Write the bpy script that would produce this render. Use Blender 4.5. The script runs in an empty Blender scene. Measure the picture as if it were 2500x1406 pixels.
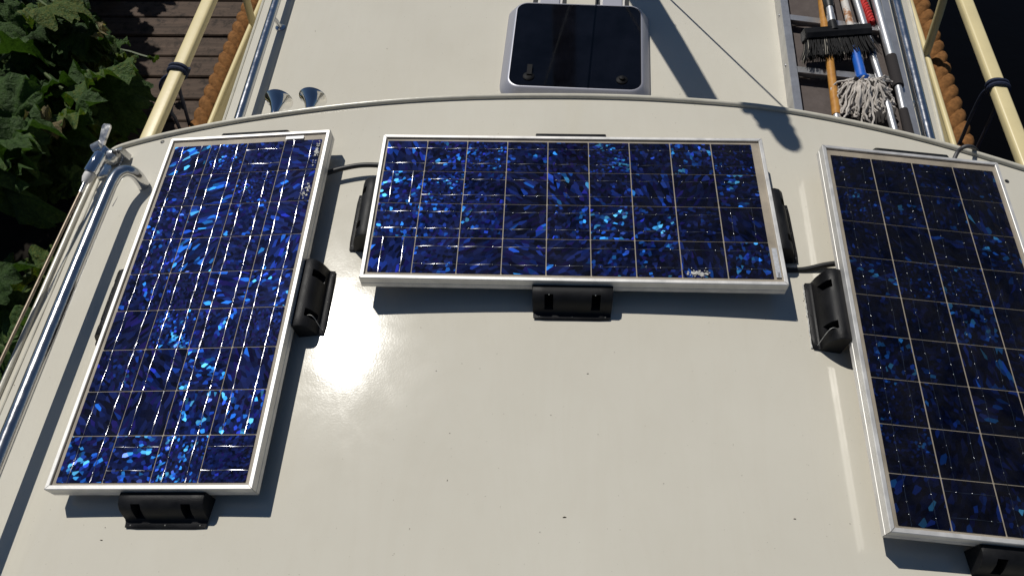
import bpy, bmesh, math, random
from mathutils import Vector, Matrix, Quaternion, noise

random.seed(11)
R = math.radians
SC = bpy.context.scene
COL = SC.collection

# ------------------------------------------------------------------ camera
CAM = Vector((-0.0573, -1.2144, 1.552))
RIGHT = Vector((0.99903, 0.0372, -0.0234)).normalized()
DOWN = Vector((0.0183, -0.8368, -0.5472))
DOWN = (DOWN - RIGHT * DOWN.dot(RIGHT)).normalized()
FWD = RIGHT.cross(DOWN).normalized()
FPX, PW, PH = 1905.55, 2500.0, 1406.0
cd = bpy.data.cameras.new('camera')
cd.sensor_width = 36.0
cd.lens = FPX / PW * 36.0
cd.clip_start, cd.clip_end = 0.05, 600.0
camera = bpy.data.objects.new('camera', cd)
COL.objects.link(camera)
camera.matrix_world = Matrix.Translation(CAM) @ Matrix((RIGHT, -DOWN, -FWD)).transposed().to_4x4()
SC.camera = camera

# ------------------------------------------------------------------ sky and sun
SUNV = Vector((-0.438, 0.588, 1.0)).normalized()      # towards the sun
elev = math.asin(SUNV.z)
azim = math.atan2(SUNV.x, SUNV.y)
world = bpy.data.worlds.new('World')
SC.world = world
world.use_nodes = True
wn = world.node_tree
bg = wn.nodes['Background']
sky = wn.nodes.new('ShaderNodeTexSky')
sky.sky_type = 'NISHITA'
sky.sun_disc = False
sky.sun_elevation = elev
sky.sun_rotation = azim
sky.air_density = 1.0
sky.dust_density = 0.0
sky.ozone_density = 4.5
wn.links.new(sky.outputs[0], bg.inputs[0])
bg.inputs[1].default_value = 0.05
sl = bpy.data.lights.new('sun', 'SUN')
sl.energy = 5.0
sl.angle = R(0.53)
sl.color = (1.0, 0.965, 0.90)
sun = bpy.data.objects.new('sun', sl)
COL.objects.link(sun)
sun.rotation_euler = (-SUNV).to_track_quat('-Z', 'Y').to_euler()
sun.location = (-4, 6, 10)
vs = SC.view_settings
vs.view_transform = 'Standard'
vs.look = 'None'
vs.gamma = 1.0
vs.exposure = -0.51
vs.use_curve_mapping = False
SC.render.engine = 'CYCLES'
SC.cycles.use_denoising = True
SC.cycles.denoising_prefilter = 'ACCURATE'
SC.cycles.max_bounces = 8
SC.cycles.transparent_max_bounces = 12
SC.cycles.sample_clamp_indirect = 6.0


# ------------------------------------------------------------------ helpers
def at(x, y, z):
    """the point at height z on the sight line through photo position (x, y)"""
    d = RIGHT * ((x - PW / 2) / FPX) + DOWN * ((y - PH / 2) / FPX) + FWD
    return CAM + d * ((z - CAM.z) / d.z)


def roof_z(x):
    return -(x - 0.08) ** 2 / 19.0


ZD = -0.45


class MB:
    def __init__(s):
        s.v, s.f = [], []

    def add(s, vs, fs):
        o = len(s.v)
        s.v += [Vector(p) for p in vs]
        s.f += [[i + o for i in q] for q in fs]

    def box(s, c, sz, rot=None, taper=1.0):
        c = Vector(c)
        vs = []
        for z in (-1, 1):
            k = taper if z > 0 else 1.0
            for (x, y) in ((-1, -1), (1, -1), (1, 1), (-1, 1)):
                p = Vector((x * sz[0] / 2 * k, y * sz[1] / 2 * k, z * sz[2] / 2))
                if rot is not None:
                    p = rot @ p
                vs.append(c + p)
        s.add(vs, [(3, 2, 1, 0), (4, 5, 6, 7), (0, 1, 5, 4), (1, 2, 6, 5), (2, 3, 7, 6), (3, 0, 4, 7)])

    def tube(s, path, r, n=10, cap=True, shape=None):
        path = [Vector(p) for p in path]
        m = len(path)
        rs = r if isinstance(r, (list, tuple)) else [r] * m
        t0 = (path[1] - path[0]).normalized()
        up = Vector((0, 0, 1)) if abs(t0.z) < 0.9 else Vector((0, 1, 0))
        a = (up - t0 * up.dot(t0)).normalized()
        vs, fs = [], []
        tp = t0
        for i, p in enumerate(path):
            if i == 0:
                t = t0
            elif i == m - 1:
                t = (path[i] - path[i - 1]).normalized()
            else:
                t = (path[i + 1] - path[i - 1]).normalized()
            q = tp.rotation_difference(t)
            a = (q @ a)
            a = (a - t * a.dot(t)).normalized()
            b = t.cross(a)
            tp = t
            for k in range(n):
                if shape:
                    sx, sy = shape[k]
                    vs.append(p + b * (sx * rs[i]) + a * (sy * rs[i]))
                else:
                    th = 2 * math.pi * k / n
                    vs.append(p + (b * math.cos(th) + a * math.sin(th)) * rs[i])
        for i in range(m - 1):
            for k in range(n):
                k2 = (k + 1) % n
                fs.append((i * n + k, i * n + k2, (i + 1) * n + k2, (i + 1) * n + k))
        if cap:
            fs.append(tuple(reversed(range(n))))
            fs.append(tuple((m - 1) * n + k for k in range(n)))
        s.add(vs, fs)

    def lathe(s, prof, o, axis, n=24):
        o, axis = Vector(o), Vector(axis).normalized()
        up = Vector((0, 0, 1)) if abs(axis.z) < 0.9 else Vector((1, 0, 0))
        a = (up - axis * up.dot(axis)).normalized()
        b = axis.cross(a)
        vs, fs = [], []
        for (r, h) in prof:
            for k in range(n):
                th = 2 * math.pi * k / n
                vs.append(o + axis * h + (a * math.cos(th) + b * math.sin(th)) * r)
        for i in range(len(prof) - 1):
            for k in range(n):
                k2 = (k + 1) % n
                fs.append((i * n + k, (i + 1) * n + k, (i + 1) * n + k2, i * n + k2))
        fs.append(tuple(range(n)))
        fs.append(tuple(reversed([(len(prof) - 1) * n + k for k in range(n)])))
        s.add(vs, fs)

    def loops(s, rings, close=True, cap_first=False, cap_last=False):
        n = len(rings[0])
        vs = [p for r in rings for p in r]
        fs = []
        for i in range(len(rings) - 1):
            for k in range(n if close else n - 1):
                k2 = (k + 1) % n
                fs.append((i * n + k, i * n + k2, (i + 1) * n + k2, (i + 1) * n + k))
        if cap_first:
            fs.append(tuple(reversed(range(n))))
        if cap_last:
            fs.append(tuple((len(rings) - 1) * n + k for k in range(n)))
        s.add(vs, fs)

    def mesh(s, name, mat, smooth=True, angle=38, fix=True):
        me = bpy.data.meshes.new(name)
        me.from_pydata([tuple(p) for p in s.v], [], s.f)
        if fix:
            bm = bmesh.new()
            bm.from_mesh(me)
            bmesh.ops.recalc_face_normals(bm, faces=bm.faces)
            bm.to_mesh(me)
            bm.free()
        if smooth:
            me.shade_smooth()
            me.set_sharp_from_angle(angle=R(angle))
        if mat:
            me.materials.append(mat)
        return me

    def build(s, name, mat, parent=None, smooth=True, angle=38, fix=True):
        """vertices are in world space; the object sits under its parent without moving"""
        if parent is not None:
            inv = chain(parent).inverted()
            s.v = [inv @ p for p in s.v]
        return obj(name, s.mesh(name, mat, smooth, angle, fix), parent)


def chain(o):
    m = o.matrix_basis.copy()
    while o.parent is not None:
        o = o.parent
        m = o.matrix_basis @ m
    return m


def obj(name, data, parent=None, M=None):
    o = bpy.data.objects.new(name, data)
    COL.objects.link(o)
    if parent is not None:
        o.parent = parent
    if M is not None:
        o.matrix_basis = M
    return o


def tag(o, label=None, cat=None, group=None, kind=None):
    for k, v in (('label', label), ('category', cat), ('group', group), ('kind', kind)):
        if v:
            o[k] = v
    return o


def empty(name, loc, label=None, cat=None, group=None, M=None):
    o = bpy.data.objects.new(name, None)
    COL.objects.link(o)
    o.empty_display_size = 0.05
    o.matrix_basis = M if M is not None else Matrix.Translation(Vector(loc))
    o.matrix_world = o.matrix_basis.copy()
    bpy.context.view_layer.update()
    tag(o, label, cat, group)
    return o


def smooth_path(pts, n=6):
    pts = [Vector(p) for p in pts]
    out = []
    P = [pts[0] * 2 - pts[1]] + pts + [pts[-1] * 2 - pts[-2]]
    for i in range(1, len(P) - 2):
        for k in range(n):
            t = k / n
            a, b, c, d = P[i - 1], P[i], P[i + 1], P[i + 2]
            out.append(0.5 * ((2 * b) + (c - a) * t + (2 * a - 5 * b + 4 * c - d) * t * t + (3 * b - a - 3 * c + d) * t ** 3))
    out.append(pts[-1])
    return out


def rrect(w, h, r, n=6):
    out = []
    for (sx, sy, a0) in ((1, 1, 0), (-1, 1, 90), (-1, -1, 180), (1, -1, 270)):
        for k in range(n + 1):
            a = R(a0 + 90 * k / n)
            out.append((sx * (w / 2 - r) + r * math.cos(a), sy * (h / 2 - r) + r * math.sin(a)))
    return out


# ------------------------------------------------------------------ materials
def new_mat(name):
    m = bpy.data.materials.new(name)
    m.use_nodes = True
    nt = m.node_tree
    return m, nt, nt.nodes['Principled BSDF']


def node(nt, t, **kw):
    n = nt.nodes.new(t)
    for k, v in kw.items():
        if k.startswith('_'):
            setattr(n, k[1:], v)
        else:
            n.inputs[k.replace('__', ' ')].default_value = v
    return n


def ramp(nt, fac, stops):
    r = nt.nodes.new('ShaderNodeValToRGB')
    e = r.color_ramp.elements
    while len(e) < len(stops):
        e.new(0.5)
    for i, (p, c) in enumerate(stops):
        e[i].position = p
        e[i].color = c if len(c) == 4 else (*c, 1)
    nt.links.new(fac, r.inputs[0])
    return r


def simple(name, col, rough=0.5, metal=0.0, var=0.0, vscale=8.0, bump=0.0, bscale=200.0, spec=0.5, coat=0.0, rvar=0.0):
    m, nt, b = new_mat(name)
    b.inputs['Base Color'].default_value = (*col, 1)
    b.inputs['Roughness'].default_value = rough
    b.inputs['Metallic'].default_value = metal
    b.inputs['Specular IOR Level'].default_value = spec
    b.inputs['Coat Weight'].default_value = coat
    tc = nt.nodes.new('ShaderNodeTexCoord')
    if var or rvar:
        n = node(nt, 'ShaderNodeTexNoise', Scale=vscale, Detail=5.0, Roughness=0.6)
        nt.links.new(tc.outputs['Object'], n.inputs['Vector'])
        if var:
            lo = [max(0, c * (1 - var)) for c in col]
            hi = [min(1, c * (1 + var)) for c in col]
            rp = ramp(nt, n.outputs['Fac'], [(0.3, lo), (0.7, hi)])
            nt.links.new(rp.outputs[0], b.inputs['Base Color'])
        if rvar:
            mr = node(nt, 'ShaderNodeMapRange')
            mr.inputs['From Min'].default_value = 0.3
            mr.inputs['From Max'].default_value = 0.7
            mr.inputs['To Min'].default_value = max(0.02, rough - rvar)
            mr.inputs['To Max'].default_value = rough + rvar
            nt.links.new(n.outputs['Fac'], mr.inputs['Value'])
            nt.links.new(mr.outputs[0], b.inputs['Roughness'])
    if bump:
        n2 = node(nt, 'ShaderNodeTexNoise', Scale=bscale, Detail=3.0)
        nt.links.new(tc.outputs['Object'], n2.inputs['Vector'])
        bp = node(nt, 'ShaderNodeBump', Strength=bump, Distance=0.002)
        nt.links.new(n2.outputs['Fac'], bp.inputs['Height'])
        nt.links.new(bp.outputs[0], b.inputs['Normal'])
    return m


def paint_mat():
    """cream marine gloss paint, orange peel, faint smears and dust"""
    m, nt, b = new_mat('cream_paint')
    tc = nt.nodes.new('ShaderNodeTexCoord')
    P = tc.outputs['Object']
    n1 = node(nt, 'ShaderNodeTexNoise', Scale=2.2, Detail=6.0, Roughness=0.6)
    nt.links.new(P, n1.inputs['Vector'])
    rp = ramp(nt, n1.outputs['Fac'], [(0.32, (0.600, 0.566, 0.478)), (0.68, (0.642, 0.610, 0.520))])
    # dust specks
    n2 = node(nt, 'ShaderNodeTexNoise', Scale=150.0, Detail=2.0)
    nt.links.new(P, n2.inputs['Vector'])
    r2 = ramp(nt, n2.outputs['Fac'], [(0.73, (0, 0, 0)), (0.80, (1, 1, 1))])
    mx = nt.nodes.new('ShaderNodeMixRGB')
    mx.inputs[2].default_value = (0.38, 0.35, 0.28, 1)
    nt.links.new(r2.outputs[0], mx.inputs[0])
    # faint rain runs and dried water marks
    mpw = node(nt, 'ShaderNodeMapping')
    mpw.inputs['Scale'].default_value = (9.0, 1.6, 3.0)
    nt.links.new(P, mpw.inputs['Vector'])
    nw = node(nt, 'ShaderNodeTexNoise', Scale=1.0, Detail=7.0, Roughness=0.62, Distortion=1.2)
    nt.links.new(mpw.outputs[0], nw.inputs['Vector'])
    rw = ramp(nt, nw.outputs['Fac'], [(0.46, (1, 1, 1)), (0.53, (0.955, 0.945, 0.925)), (0.60, (1, 1, 1))])
    mw = nt.nodes.new('ShaderNodeMixRGB')
    mw.blend_type = 'MULTIPLY'
    mw.inputs[0].default_value = 0.22
    nt.links.new(rp.outputs[0], mw.inputs[1])
    nt.links.new(rw.outputs[0], mw.inputs[2])
    nt.links.new(mw.outputs[0], mx.inputs[1])
    nt.links.new(mx.outputs[0], b.inputs['Base Color'])
    # roughness smears
    n3 = node(nt, 'ShaderNodeTexNoise', Scale=7.0, Detail=8.0, Roughness=0.65, Distortion=0.6)
    nt.links.new(P, n3.inputs['Vector'])
    mr = node(nt, 'ShaderNodeMapRange')
    mr.inputs['From Min'].default_value = 0.3
    mr.inputs['From Max'].default_value = 0.7
    mr.inputs['To Min'].default_value = 0.06
    mr.inputs['To Max'].default_value = 0.105
    nt.links.new(n3.outputs['Fac'], mr.inputs['Value'])
    nt.links.new(mr.outputs[0], b.inputs['Roughness'])
    # orange peel
    n4 = node(nt, 'ShaderNodeTexNoise', Scale=230.0, Detail=2.0, Roughness=0.5)
    nt.links.new(P, n4.inputs['Vector'])
    n5 = node(nt, 'ShaderNodeTexNoise', Scale=28.0, Detail=3.0, Roughness=0.5)
    nt.links.new(P, n5.inputs['Vector'])
    b1 = node(nt, 'ShaderNodeBump', Strength=0.19, Distance=0.0003)
    nt.links.new(n4.outputs['Fac'], b1.inputs['Height'])
    b2 = node(nt, 'ShaderNodeBump', Strength=0.07, Distance=0.0012)
    nt.links.new(n5.outputs['Fac'], b2.inputs['Height'])
    nt.links.new(b1.outputs[0], b2.inputs['Normal'])
    nt.links.new(b2.outputs[0], b.inputs['Normal'])
    b.inputs['Specular IOR Level'].default_value = 0.75
    return m


def cell_mat():
    """polycrystalline silicon: every grain is a facet with its own tilt and its own blue"""
    m, nt, b = new_mat('silicon')
    L = nt.links.new
    tc = nt.nodes.new('ShaderNodeTexCoord')
    oi = nt.nodes.new('ShaderNodeObjectInfo')
    rnd = oi.outputs['Random']
    mul = node(nt, 'ShaderNodeMath', _operation='MULTIPLY')
    mul.inputs[1].default_value = 37.0
    L(rnd, mul.inputs[0])
    cmb = nt.nodes.new('ShaderNodeCombineXYZ')
    for i in range(3):
        L(mul.outputs[0], cmb.inputs[i])
    add = node(nt, 'ShaderNodeVectorMath', _operation='ADD')
    L(tc.outputs['Object'], add.inputs[0])
    L(cmb.outputs[0], add.inputs[1])
    # angle of the crystal growth differs per wafer
    ang = node(nt, 'ShaderNodeMath', _operation='MULTIPLY')
    ang.inputs[1].default_value = 19.0
    L(rnd, ang.inputs[0])
    rot = node(nt, 'ShaderNodeVectorRotate', _rotation_type='Z_AXIS')
    L(add.outputs[0], rot.inputs['Vector'])
    L(ang.outputs[0], rot.inputs['Angle'])
    nz = node(nt, 'ShaderNodeTexNoise', Scale=38.0, Detail=4.0, Roughness=0.65)
    L(rot.outputs[0], nz.inputs['Vector'])
    sub = node(nt, 'ShaderNodeVectorMath', _operation='SUBTRACT')
    L(nz.outputs['Color'], sub.inputs[0])
    sub.inputs[1].default_value = (0.5, 0.5, 0.5)
    sc = node(nt, 'ShaderNodeVectorMath', _operation='SCALE')
    sc.inputs['Scale'].default_value = 0.0025
    L(sub.outputs[0], sc.inputs[0])
    warp = node(nt, 'ShaderNodeVectorMath', _operation='ADD')
    L(rot.outputs[0], warp.inputs[0])
    L(sc.outputs[0], warp.inputs[1])

    def vor(scale, stretch):
        mp = node(nt, 'ShaderNodeMapping')
        mp.inputs['Scale'].default_value = (1.0, stretch, 1.0)
        L(warp.outputs[0], mp.inputs['Vector'])
        v = node(nt, 'ShaderNodeTexVoronoi', Scale=scale)
        v.voronoi_dimensions = '2D'
        L(mp.outputs[0], v.inputs['Vector'])
        return v
    va = vor(104.0, 1.35)
    vb = vor(50.0, 2.4)
    vc = vor(170.0, 1.2)
    gt = node(nt, 'ShaderNodeMath', _operation='GREATER_THAN')
    gt.inputs[1].default_value = 0.70
    frac = node(nt, 'ShaderNodeMath', _operation='FRACT')
    L(mul.outputs[0], frac.inputs[0])
    L(frac.outputs[0], gt.inputs[0])
    lt = node(nt, 'ShaderNodeMath', _operation='LESS_THAN')
    lt.inputs[1].default_value = 0.24
    L(frac.outputs[0], lt.inputs[0])
    mixa = nt.nodes.new('ShaderNodeMixRGB')
    L(gt.outputs[0], mixa.inputs[0])
    L(va.outputs['Color'], mixa.inputs[1])
    L(vb.outputs['Color'], mixa.inputs[2])
    mixb = nt.nodes.new('ShaderNodeMixRGB')
    L(lt.outputs[0], mixb.inputs[0])
    L(mixa.outputs[0], mixb.inputs[1])
    L(vc.outputs['Color'], mixb.inputs[2])
    sep = nt.nodes.new('ShaderNodeSeparateColor')
    L(mixb.outputs[0], sep.inputs[0])
    # facet tilt
    def tilt(o):
        mr = node(nt, 'ShaderNodeMapRange')
        mr.inputs['To Min'].default_value = -1.0
        mr.inputs['To Max'].default_value = 1.0
        L(o, mr.inputs['Value'])
        ab = node(nt, 'ShaderNodeMath', _operation='ABSOLUTE')
        L(mr.outputs[0], ab.inputs[0])
        p2 = node(nt, 'ShaderNodeMath', _operation='MULTIPLY')
        L(ab.outputs[0], p2.inputs[0])
        L(mr.outputs[0], p2.inputs[1])
        p3 = node(nt, 'ShaderNodeMath', _operation='MULTIPLY')
        L(p2.outputs[0], p3.inputs[0])
        p3.inputs[1].default_value = 0.30
        return p3.outputs[0]
    cn = nt.nodes.new('ShaderNodeCombineXYZ')
    L(tilt(sep.outputs[0]), cn.inputs[0])
    L(tilt(sep.outputs[1]), cn.inputs[1])
    cn.inputs[2].default_value = 1.0
    vt = node(nt, 'ShaderNodeVectorTransform', _vector_type='NORMAL', _convert_from='OBJECT', _convert_to='WORLD')
    L(cn.outputs[0], vt.inputs[0])
    nrm = node(nt, 'ShaderNodeVectorMath', _operation='NORMALIZE')
    L(vt.outputs[0], nrm.inputs[0])
    L(nrm.outputs[0], b.inputs['Normal'])
    # density of bright grains varies in patches over a wafer
    pa_ = nt.nodes.new('ShaderNodeMixRGB')
    L(gt.outputs[0], pa_.inputs[0])
    L(va.outputs['Position'], pa_.inputs[1])
    L(vb.outputs['Position'], pa_.inputs[2])
    pb_ = nt.nodes.new('ShaderNodeMixRGB')
    L(lt.outputs[0], pb_.inputs[0])
    L(pa_.outputs[0], pb_.inputs[1])
    L(vc.outputs['Position'], pb_.inputs[2])
    n2 = node(nt, 'ShaderNodeTexNoise', Scale=19.0, Detail=1.0)
    L(pb_.outputs[0], n2.inputs['Vector'])
    pm = node(nt, 'ShaderNodeMapRange')
    pm.inputs['From Min'].default_value = 0.30
    pm.inputs['From Max'].default_value = 0.72
    pm.inputs['To Min'].default_value = -0.46
    pm.inputs['To Max'].default_value = 0.12
    L(n2.outputs['Fac'], pm.inputs['Value'])
    ad = node(nt, 'ShaderNodeMath', _operation='ADD')
    L(sep.outputs[2], ad.inputs[0])
    L(pm.outputs[0], ad.inputs[1])
    w1 = node(nt, 'ShaderNodeMath', _operation='MULTIPLY')
    L(rnd, w1.inputs[0])
    w1.inputs[1].default_value = 61.7
    w2 = node(nt, 'ShaderNodeMath', _operation='FRACT')
    L(w1.outputs[0], w2.inputs[0])
    w3 = node(nt, 'ShaderNodeMath', _operation='MULTIPLY_ADD')
    L(w2.outputs[0], w3.inputs[0])
    w3.inputs[1].default_value = 0.40
    w3.inputs[2].default_value = -0.31
    ad2 = node(nt, 'ShaderNodeMath', _operation='ADD')
    L(ad.outputs[0], ad2.inputs[0])
    L(w3.outputs[0], ad2.inputs[1])
    ad = ad2
    rp = ramp(nt, ad.outputs[0], [(0.0, (0.0017, 0.0034, 0.021)), (0.46, (0.0022, 0.0052, 0.036)), (0.60, (0.0030, 0.0105, 0.080)),
                                  (0.70, (0.004, 0.026, 0.180)), (0.79, (0.008, 0.070, 0.31)), (0.87, (0.018, 0.150, 0.40)), (0.96, (0.05, 0.24, 0.44))])
    rp.color_ramp.interpolation = 'LINEAR'
    vi = node(nt, 'ShaderNodeMath', _operation='GREATER_THAN')
    L(sep.outputs[0], vi.inputs[0])
    vi.inputs[1].default_value = 0.83
    mv = nt.nodes.new('ShaderNodeMixRGB')
    mv.blend_type = 'MULTIPLY'
    mv.inputs[2].default_value = (1.4, 0.5, 1.0, 1)
    L(vi.outputs[0], mv.inputs[0])
    L(rp.outputs[0], mv.inputs[1])
    L(mv.outputs[0], b.inputs['Base Color'])
    b.inputs['Metallic'].default_value = 1.0
    b.inputs['Roughness'].default_value = 0.49
    return m


def glass_mat():
    m = bpy.data.materials.new('panel_glass')
    m.use_nodes = True
    nt = m.node_tree
    nt.nodes.clear()
    L = nt.links.new
    out = nt.nodes.new('ShaderNodeOutputMaterial')
    tr = nt.nodes.new('ShaderNodeBsdfTransparent')
    tr.inputs[0].default_value = (0.96, 0.97, 0.97, 1)
    gl = nt.nodes.new('ShaderNodeBsdfGlossy')
    gl.inputs['Roughness'].default_value = 0.05
    fr = node(nt, 'ShaderNodeFresnel', IOR=1.42)
    mx = nt.nodes.new('ShaderNodeMixShader')
    L(fr.outputs[0], mx.inputs[0])
    L(tr.outputs[0], mx.inputs[1])
    L(gl.outputs[0], mx.inputs[2])
    # a thin film of dust
    tc = nt.nodes.new('ShaderNodeTexCoord')
    n = node(nt, 'ShaderNodeTexNoise', Scale=9.0, Detail=7.0, Roughness=0.7)
    L(tc.outputs['Object'], n.inputs['Vector'])
    rp = ramp(nt, n.outputs['Fac'], [(0.35, (0.0, 0.0, 0.0)), (0.8, (0.022, 0.022, 0.022))])
    df = nt.nodes.new('ShaderNodeBsdfDiffuse')
    df.inputs[0].default_value = (0.5, 0.47, 0.42, 1)
    m2 = nt.nodes.new('ShaderNodeMixShader')
    L(rp.outputs[0], m2.inputs[0])
    L(mx.outputs[0], m2.inputs[1])
    L(df.outputs[0], m2.inputs[2])
    L(m2.outputs[0], out.inputs[0])
    return m


def leaf_mat(name, lo, hi, edge):
    m, nt, b = new_mat(name)
    L = nt.links.new
    tc = nt.nodes.new('ShaderNodeTexCoord')
    oi = nt.nodes.new('ShaderNodeObjectInfo')
    n = node(nt, 'ShaderNodeTexNoise', Scale=14.0, Detail=6.0, Roughness=0.65)
    L(tc.outputs['Object'], n.inputs['Vector'])
    ad = node(nt, 'ShaderNodeMath', _operation='MULTIPLY_ADD')
    L(oi.outputs['Random'], ad.inputs[0])
    ad.inputs[1].default_value = 0.42
    L(n.outputs['Fac'], ad.inputs[2])
    rp = ramp(nt, ad.outputs[0], [(0.42, lo), (0.82, hi), (0.98, edge)])
    L(rp.outputs[0], b.inputs['Base Color'])
    b.inputs['Roughness'].default_value = 0.62
    b.inputs['Specular IOR Level'].default_value = 0.25
    v = node(nt, 'ShaderNodeTexNoise', Scale=9.0, Detail=5.0, Roughness=0.6, Distortion=0.8)
    L(tc.outputs['Object'], v.inputs['Vector'])
    bp = node(nt, 'ShaderNodeBump', Strength=0.55, Distance=0.05)
    L(v.outputs['Fac'], bp.inputs['Height'])
    L(bp.outputs[0], b.inputs['Normal'])
    tl = nt.nodes.new('ShaderNodeBsdfTranslucent')
    mt = nt.nodes.new('ShaderNodeMixRGB')
    mt.blend_type = 'MULTIPLY'
    mt.inputs[0].default_value = 1.0
    mt.inputs[2].default_value = (1.3, 1.5, 0.6, 1)
    L(rp.outputs[0], mt.inputs[1])
    L(mt.outputs[0], tl.inputs[0])
    L(bp.outputs[0], tl.inputs['Normal'])
    ms = nt.nodes.new('ShaderNodeMixShader')
    ms.inputs[0].default_value = 0.28
    L(b.outputs[0], ms.inputs[1])
    L(tl.outputs[0], ms.inputs[2])
    L(ms.outputs[0], nt.nodes['Material Output'].inputs[0])
    return m


def wood_mat(name, lo, hi, scale=(2, 30, 30), rough=0.75, bump=0.4, specks=False):
    m, nt, b = new_mat(name)
    L = nt.links.new
    tc = nt.nodes.new('ShaderNodeTexCoord')
    oi = nt.nodes.new('ShaderNodeObjectInfo')
    mp = node(nt, 'ShaderNodeMapping')
    mp.inputs['Scale'].default_value = scale
    L(tc.outputs['Object'], mp.inputs['Vector'])
    ofs = node(nt, 'ShaderNodeMath', _operation='MULTIPLY')
    ofs.inputs[1].default_value = 50.0
    L(oi.outputs['Random'], ofs.inputs[0])
    cb = nt.nodes.new('ShaderNodeCombineXYZ')
    L(ofs.outputs[0], cb.inputs[2])
    L(cb.outputs[0], mp.inputs['Location'])
    n = node(nt, 'ShaderNodeTexNoise', Scale=1.0, Detail=8.0, Roughness=0.68)
    L(mp.outputs[0], n.inputs['Vector'])
    rp = ramp(nt, n.outputs['Fac'], [(0.3, lo), (0.72, hi)])
    col = rp.outputs[0]
    if specks:
        n2 = node(nt, 'ShaderNodeTexNoise', Scale=17.0, Detail=6.0, Roughness=0.75)
        L(tc.outputs['Object'], n2.inputs['Vector'])
        r2 = ramp(nt, n2.outputs['Fac'], [(0.50, (0, 0, 0)), (0.66, (1, 1, 1))])
        mx = nt.nodes.new('ShaderNodeMixRGB')
        L(r2.outputs[0], mx.inputs[0])
        L(col, mx.inputs[1])
        mx.inputs[2].default_value = (lo[0] * 0.35, lo[1] * 0.33, lo[2] * 0.3, 1)
        col = mx.outputs[0]
    L(col, b.inputs['Base Color'])
    b.inputs['Roughness'].default_value = rough
    b.inputs['Specular IOR Level'].default_value = 0.3
    bp = node(nt, 'ShaderNodeBump', Strength=bump, Distance=0.004)
    L(n.outputs['Fac'], bp.inputs['Height'])
    L(bp.outputs[0], b.inputs['Normal'])
    return m


M = {}
M['paint'] = paint_mat()
M['cell'] = cell_mat()
M['glass'] = glass_mat()
M['alu'] = simple('anodised_aluminium', (0.66, 0.645, 0.62), 0.52, 0.5, var=0.14, vscale=22, rvar=0.08, bump=0.08, bscale=300)
M['backsheet'] = simple('aged_backsheet', (0.36, 0.31, 0.25), 0.6, var=0.22, vscale=14)
M['busbar'] = simple('tinned_ribbon', (0.40, 0.40, 0.42), 0.20, 1.0, rvar=0.04, vscale=60)
M['black_abs'] = simple('black_plastic', (0.0085, 0.0085, 0.0095), 0.50, var=0.6, vscale=16, bump=0.25, bscale=380, rvar=0.10, spec=0.22)
M['black'] = simple('black_rubber', (0.012, 0.012, 0.012), 0.5, var=0.3, vscale=40)
M['matt_black'] = simple('matt_black_plastic', (0.004, 0.004, 0.005), 0.6, spec=0.15)
M['steel'] = simple('stainless_steel', (0.62, 0.62, 0.63), 0.20, 1.0, bump=0.10, bscale=90, rvar=0.07, vscale=25)
M['chrome'] = simple('chrome', (0.78, 0.78, 0.79), 0.05, 1.0)
M['fitting'] = simple('cast_stainless', (0.66, 0.65, 0.63), 0.20, 0.85, var=0.15, vscale=60, bump=0.5, bscale=45, rvar=0.08)
M['brass_rod'] = simple('weathered_rod', (0.24, 0.19, 0.14), 0.42, 0.5, var=0.2, vscale=60)
M['white_plastic'] = simple('white_plastic', (0.62, 0.60, 0.58), 0.5, var=0.15, vscale=60)
M['yellow'] = simple('pale_yellow_paint', (0.70, 0.595, 0.33), 0.32, var=0.06, vscale=6, bump=0.12, bscale=60)
M['acrylic'] = simple('smoked_acrylic', (0.003, 0.0035, 0.006), 0.08, var=0.5, vscale=9, rvar=0.03, spec=0.3)
M['hatch_frame'] = simple('hatch_aluminium', (0.42, 0.42, 0.47), 0.40, 0.5, bump=0.05)
M['bead'] = simple('sealant_bead_paint', (0.58, 0.55, 0.46), 0.25, var=0.1, vscale=20, bump=0.3, bscale=45)
M['galv'] = simple('galvanised_aluminium', (0.50, 0.50, 0.51), 0.38, 0.85, var=0.15, vscale=18, bump=0.2, bscale=120)
M['gangboard'] = wood_mat('phenolic_board', (0.075, 0.060, 0.055), (0.115, 0.095, 0.088), (25, 25, 25), 0.7, 0.25)
M['plank'] = wood_mat('weathered_plank', (0.044, 0.029, 0.020), (0.108, 0.072, 0.052), (3, 40, 40), 0.8, 0.6, specks=True)
M['orange_wood'] = wood_mat('varnished_handle', (0.36, 0.16, 0.035), (0.55, 0.27, 0.06), (60, 60, 9), 0.45, 0.2, specks=False)
M['silver_pole'] = simple('aluminium_pole', (0.68, 0.68, 0.69), 0.36, 0.8, var=0.08, vscale=50, bump=0.15, bscale=160)
M['white_rust'] = None
M['blue_grip'] = simple('blue_plastic', (0.012, 0.11, 0.50), 0.42, var=0.12, vscale=60, bump=0.2, bscale=240)
M['navy_band'] = simple('navy_sleeve', (0.03, 0.06, 0.13), 0.4)
M['foam'] = simple('black_foam', (0.022, 0.018, 0.018), 0.9, bump=0.5, bscale=320)
M['red_rope'] = simple('red_rope', (0.50, 0.015, 0.012), 0.7, var=0.25, vscale=90)
M['mop'] = simple('mop_cotton', (0.50, 0.46, 0.42), 0.95, var=0.35, vscale=35, spec=0.1)
M['mop_shade'] = simple('shaded_mop_cotton', (0.05, 0.045, 0.042), 0.9, var=0.4, vscale=35, spec=0.2)  # darkened copy of the cotton, shade put into the colour
M['bristle'] = simple('black_bristles', (0.006, 0.006, 0.007), 0.75, var=0.6, vscale=80, spec=0.25)
M['bristle_pale'] = simple('frayed_bristles', (0.22, 0.20, 0.16), 0.6)
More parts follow.
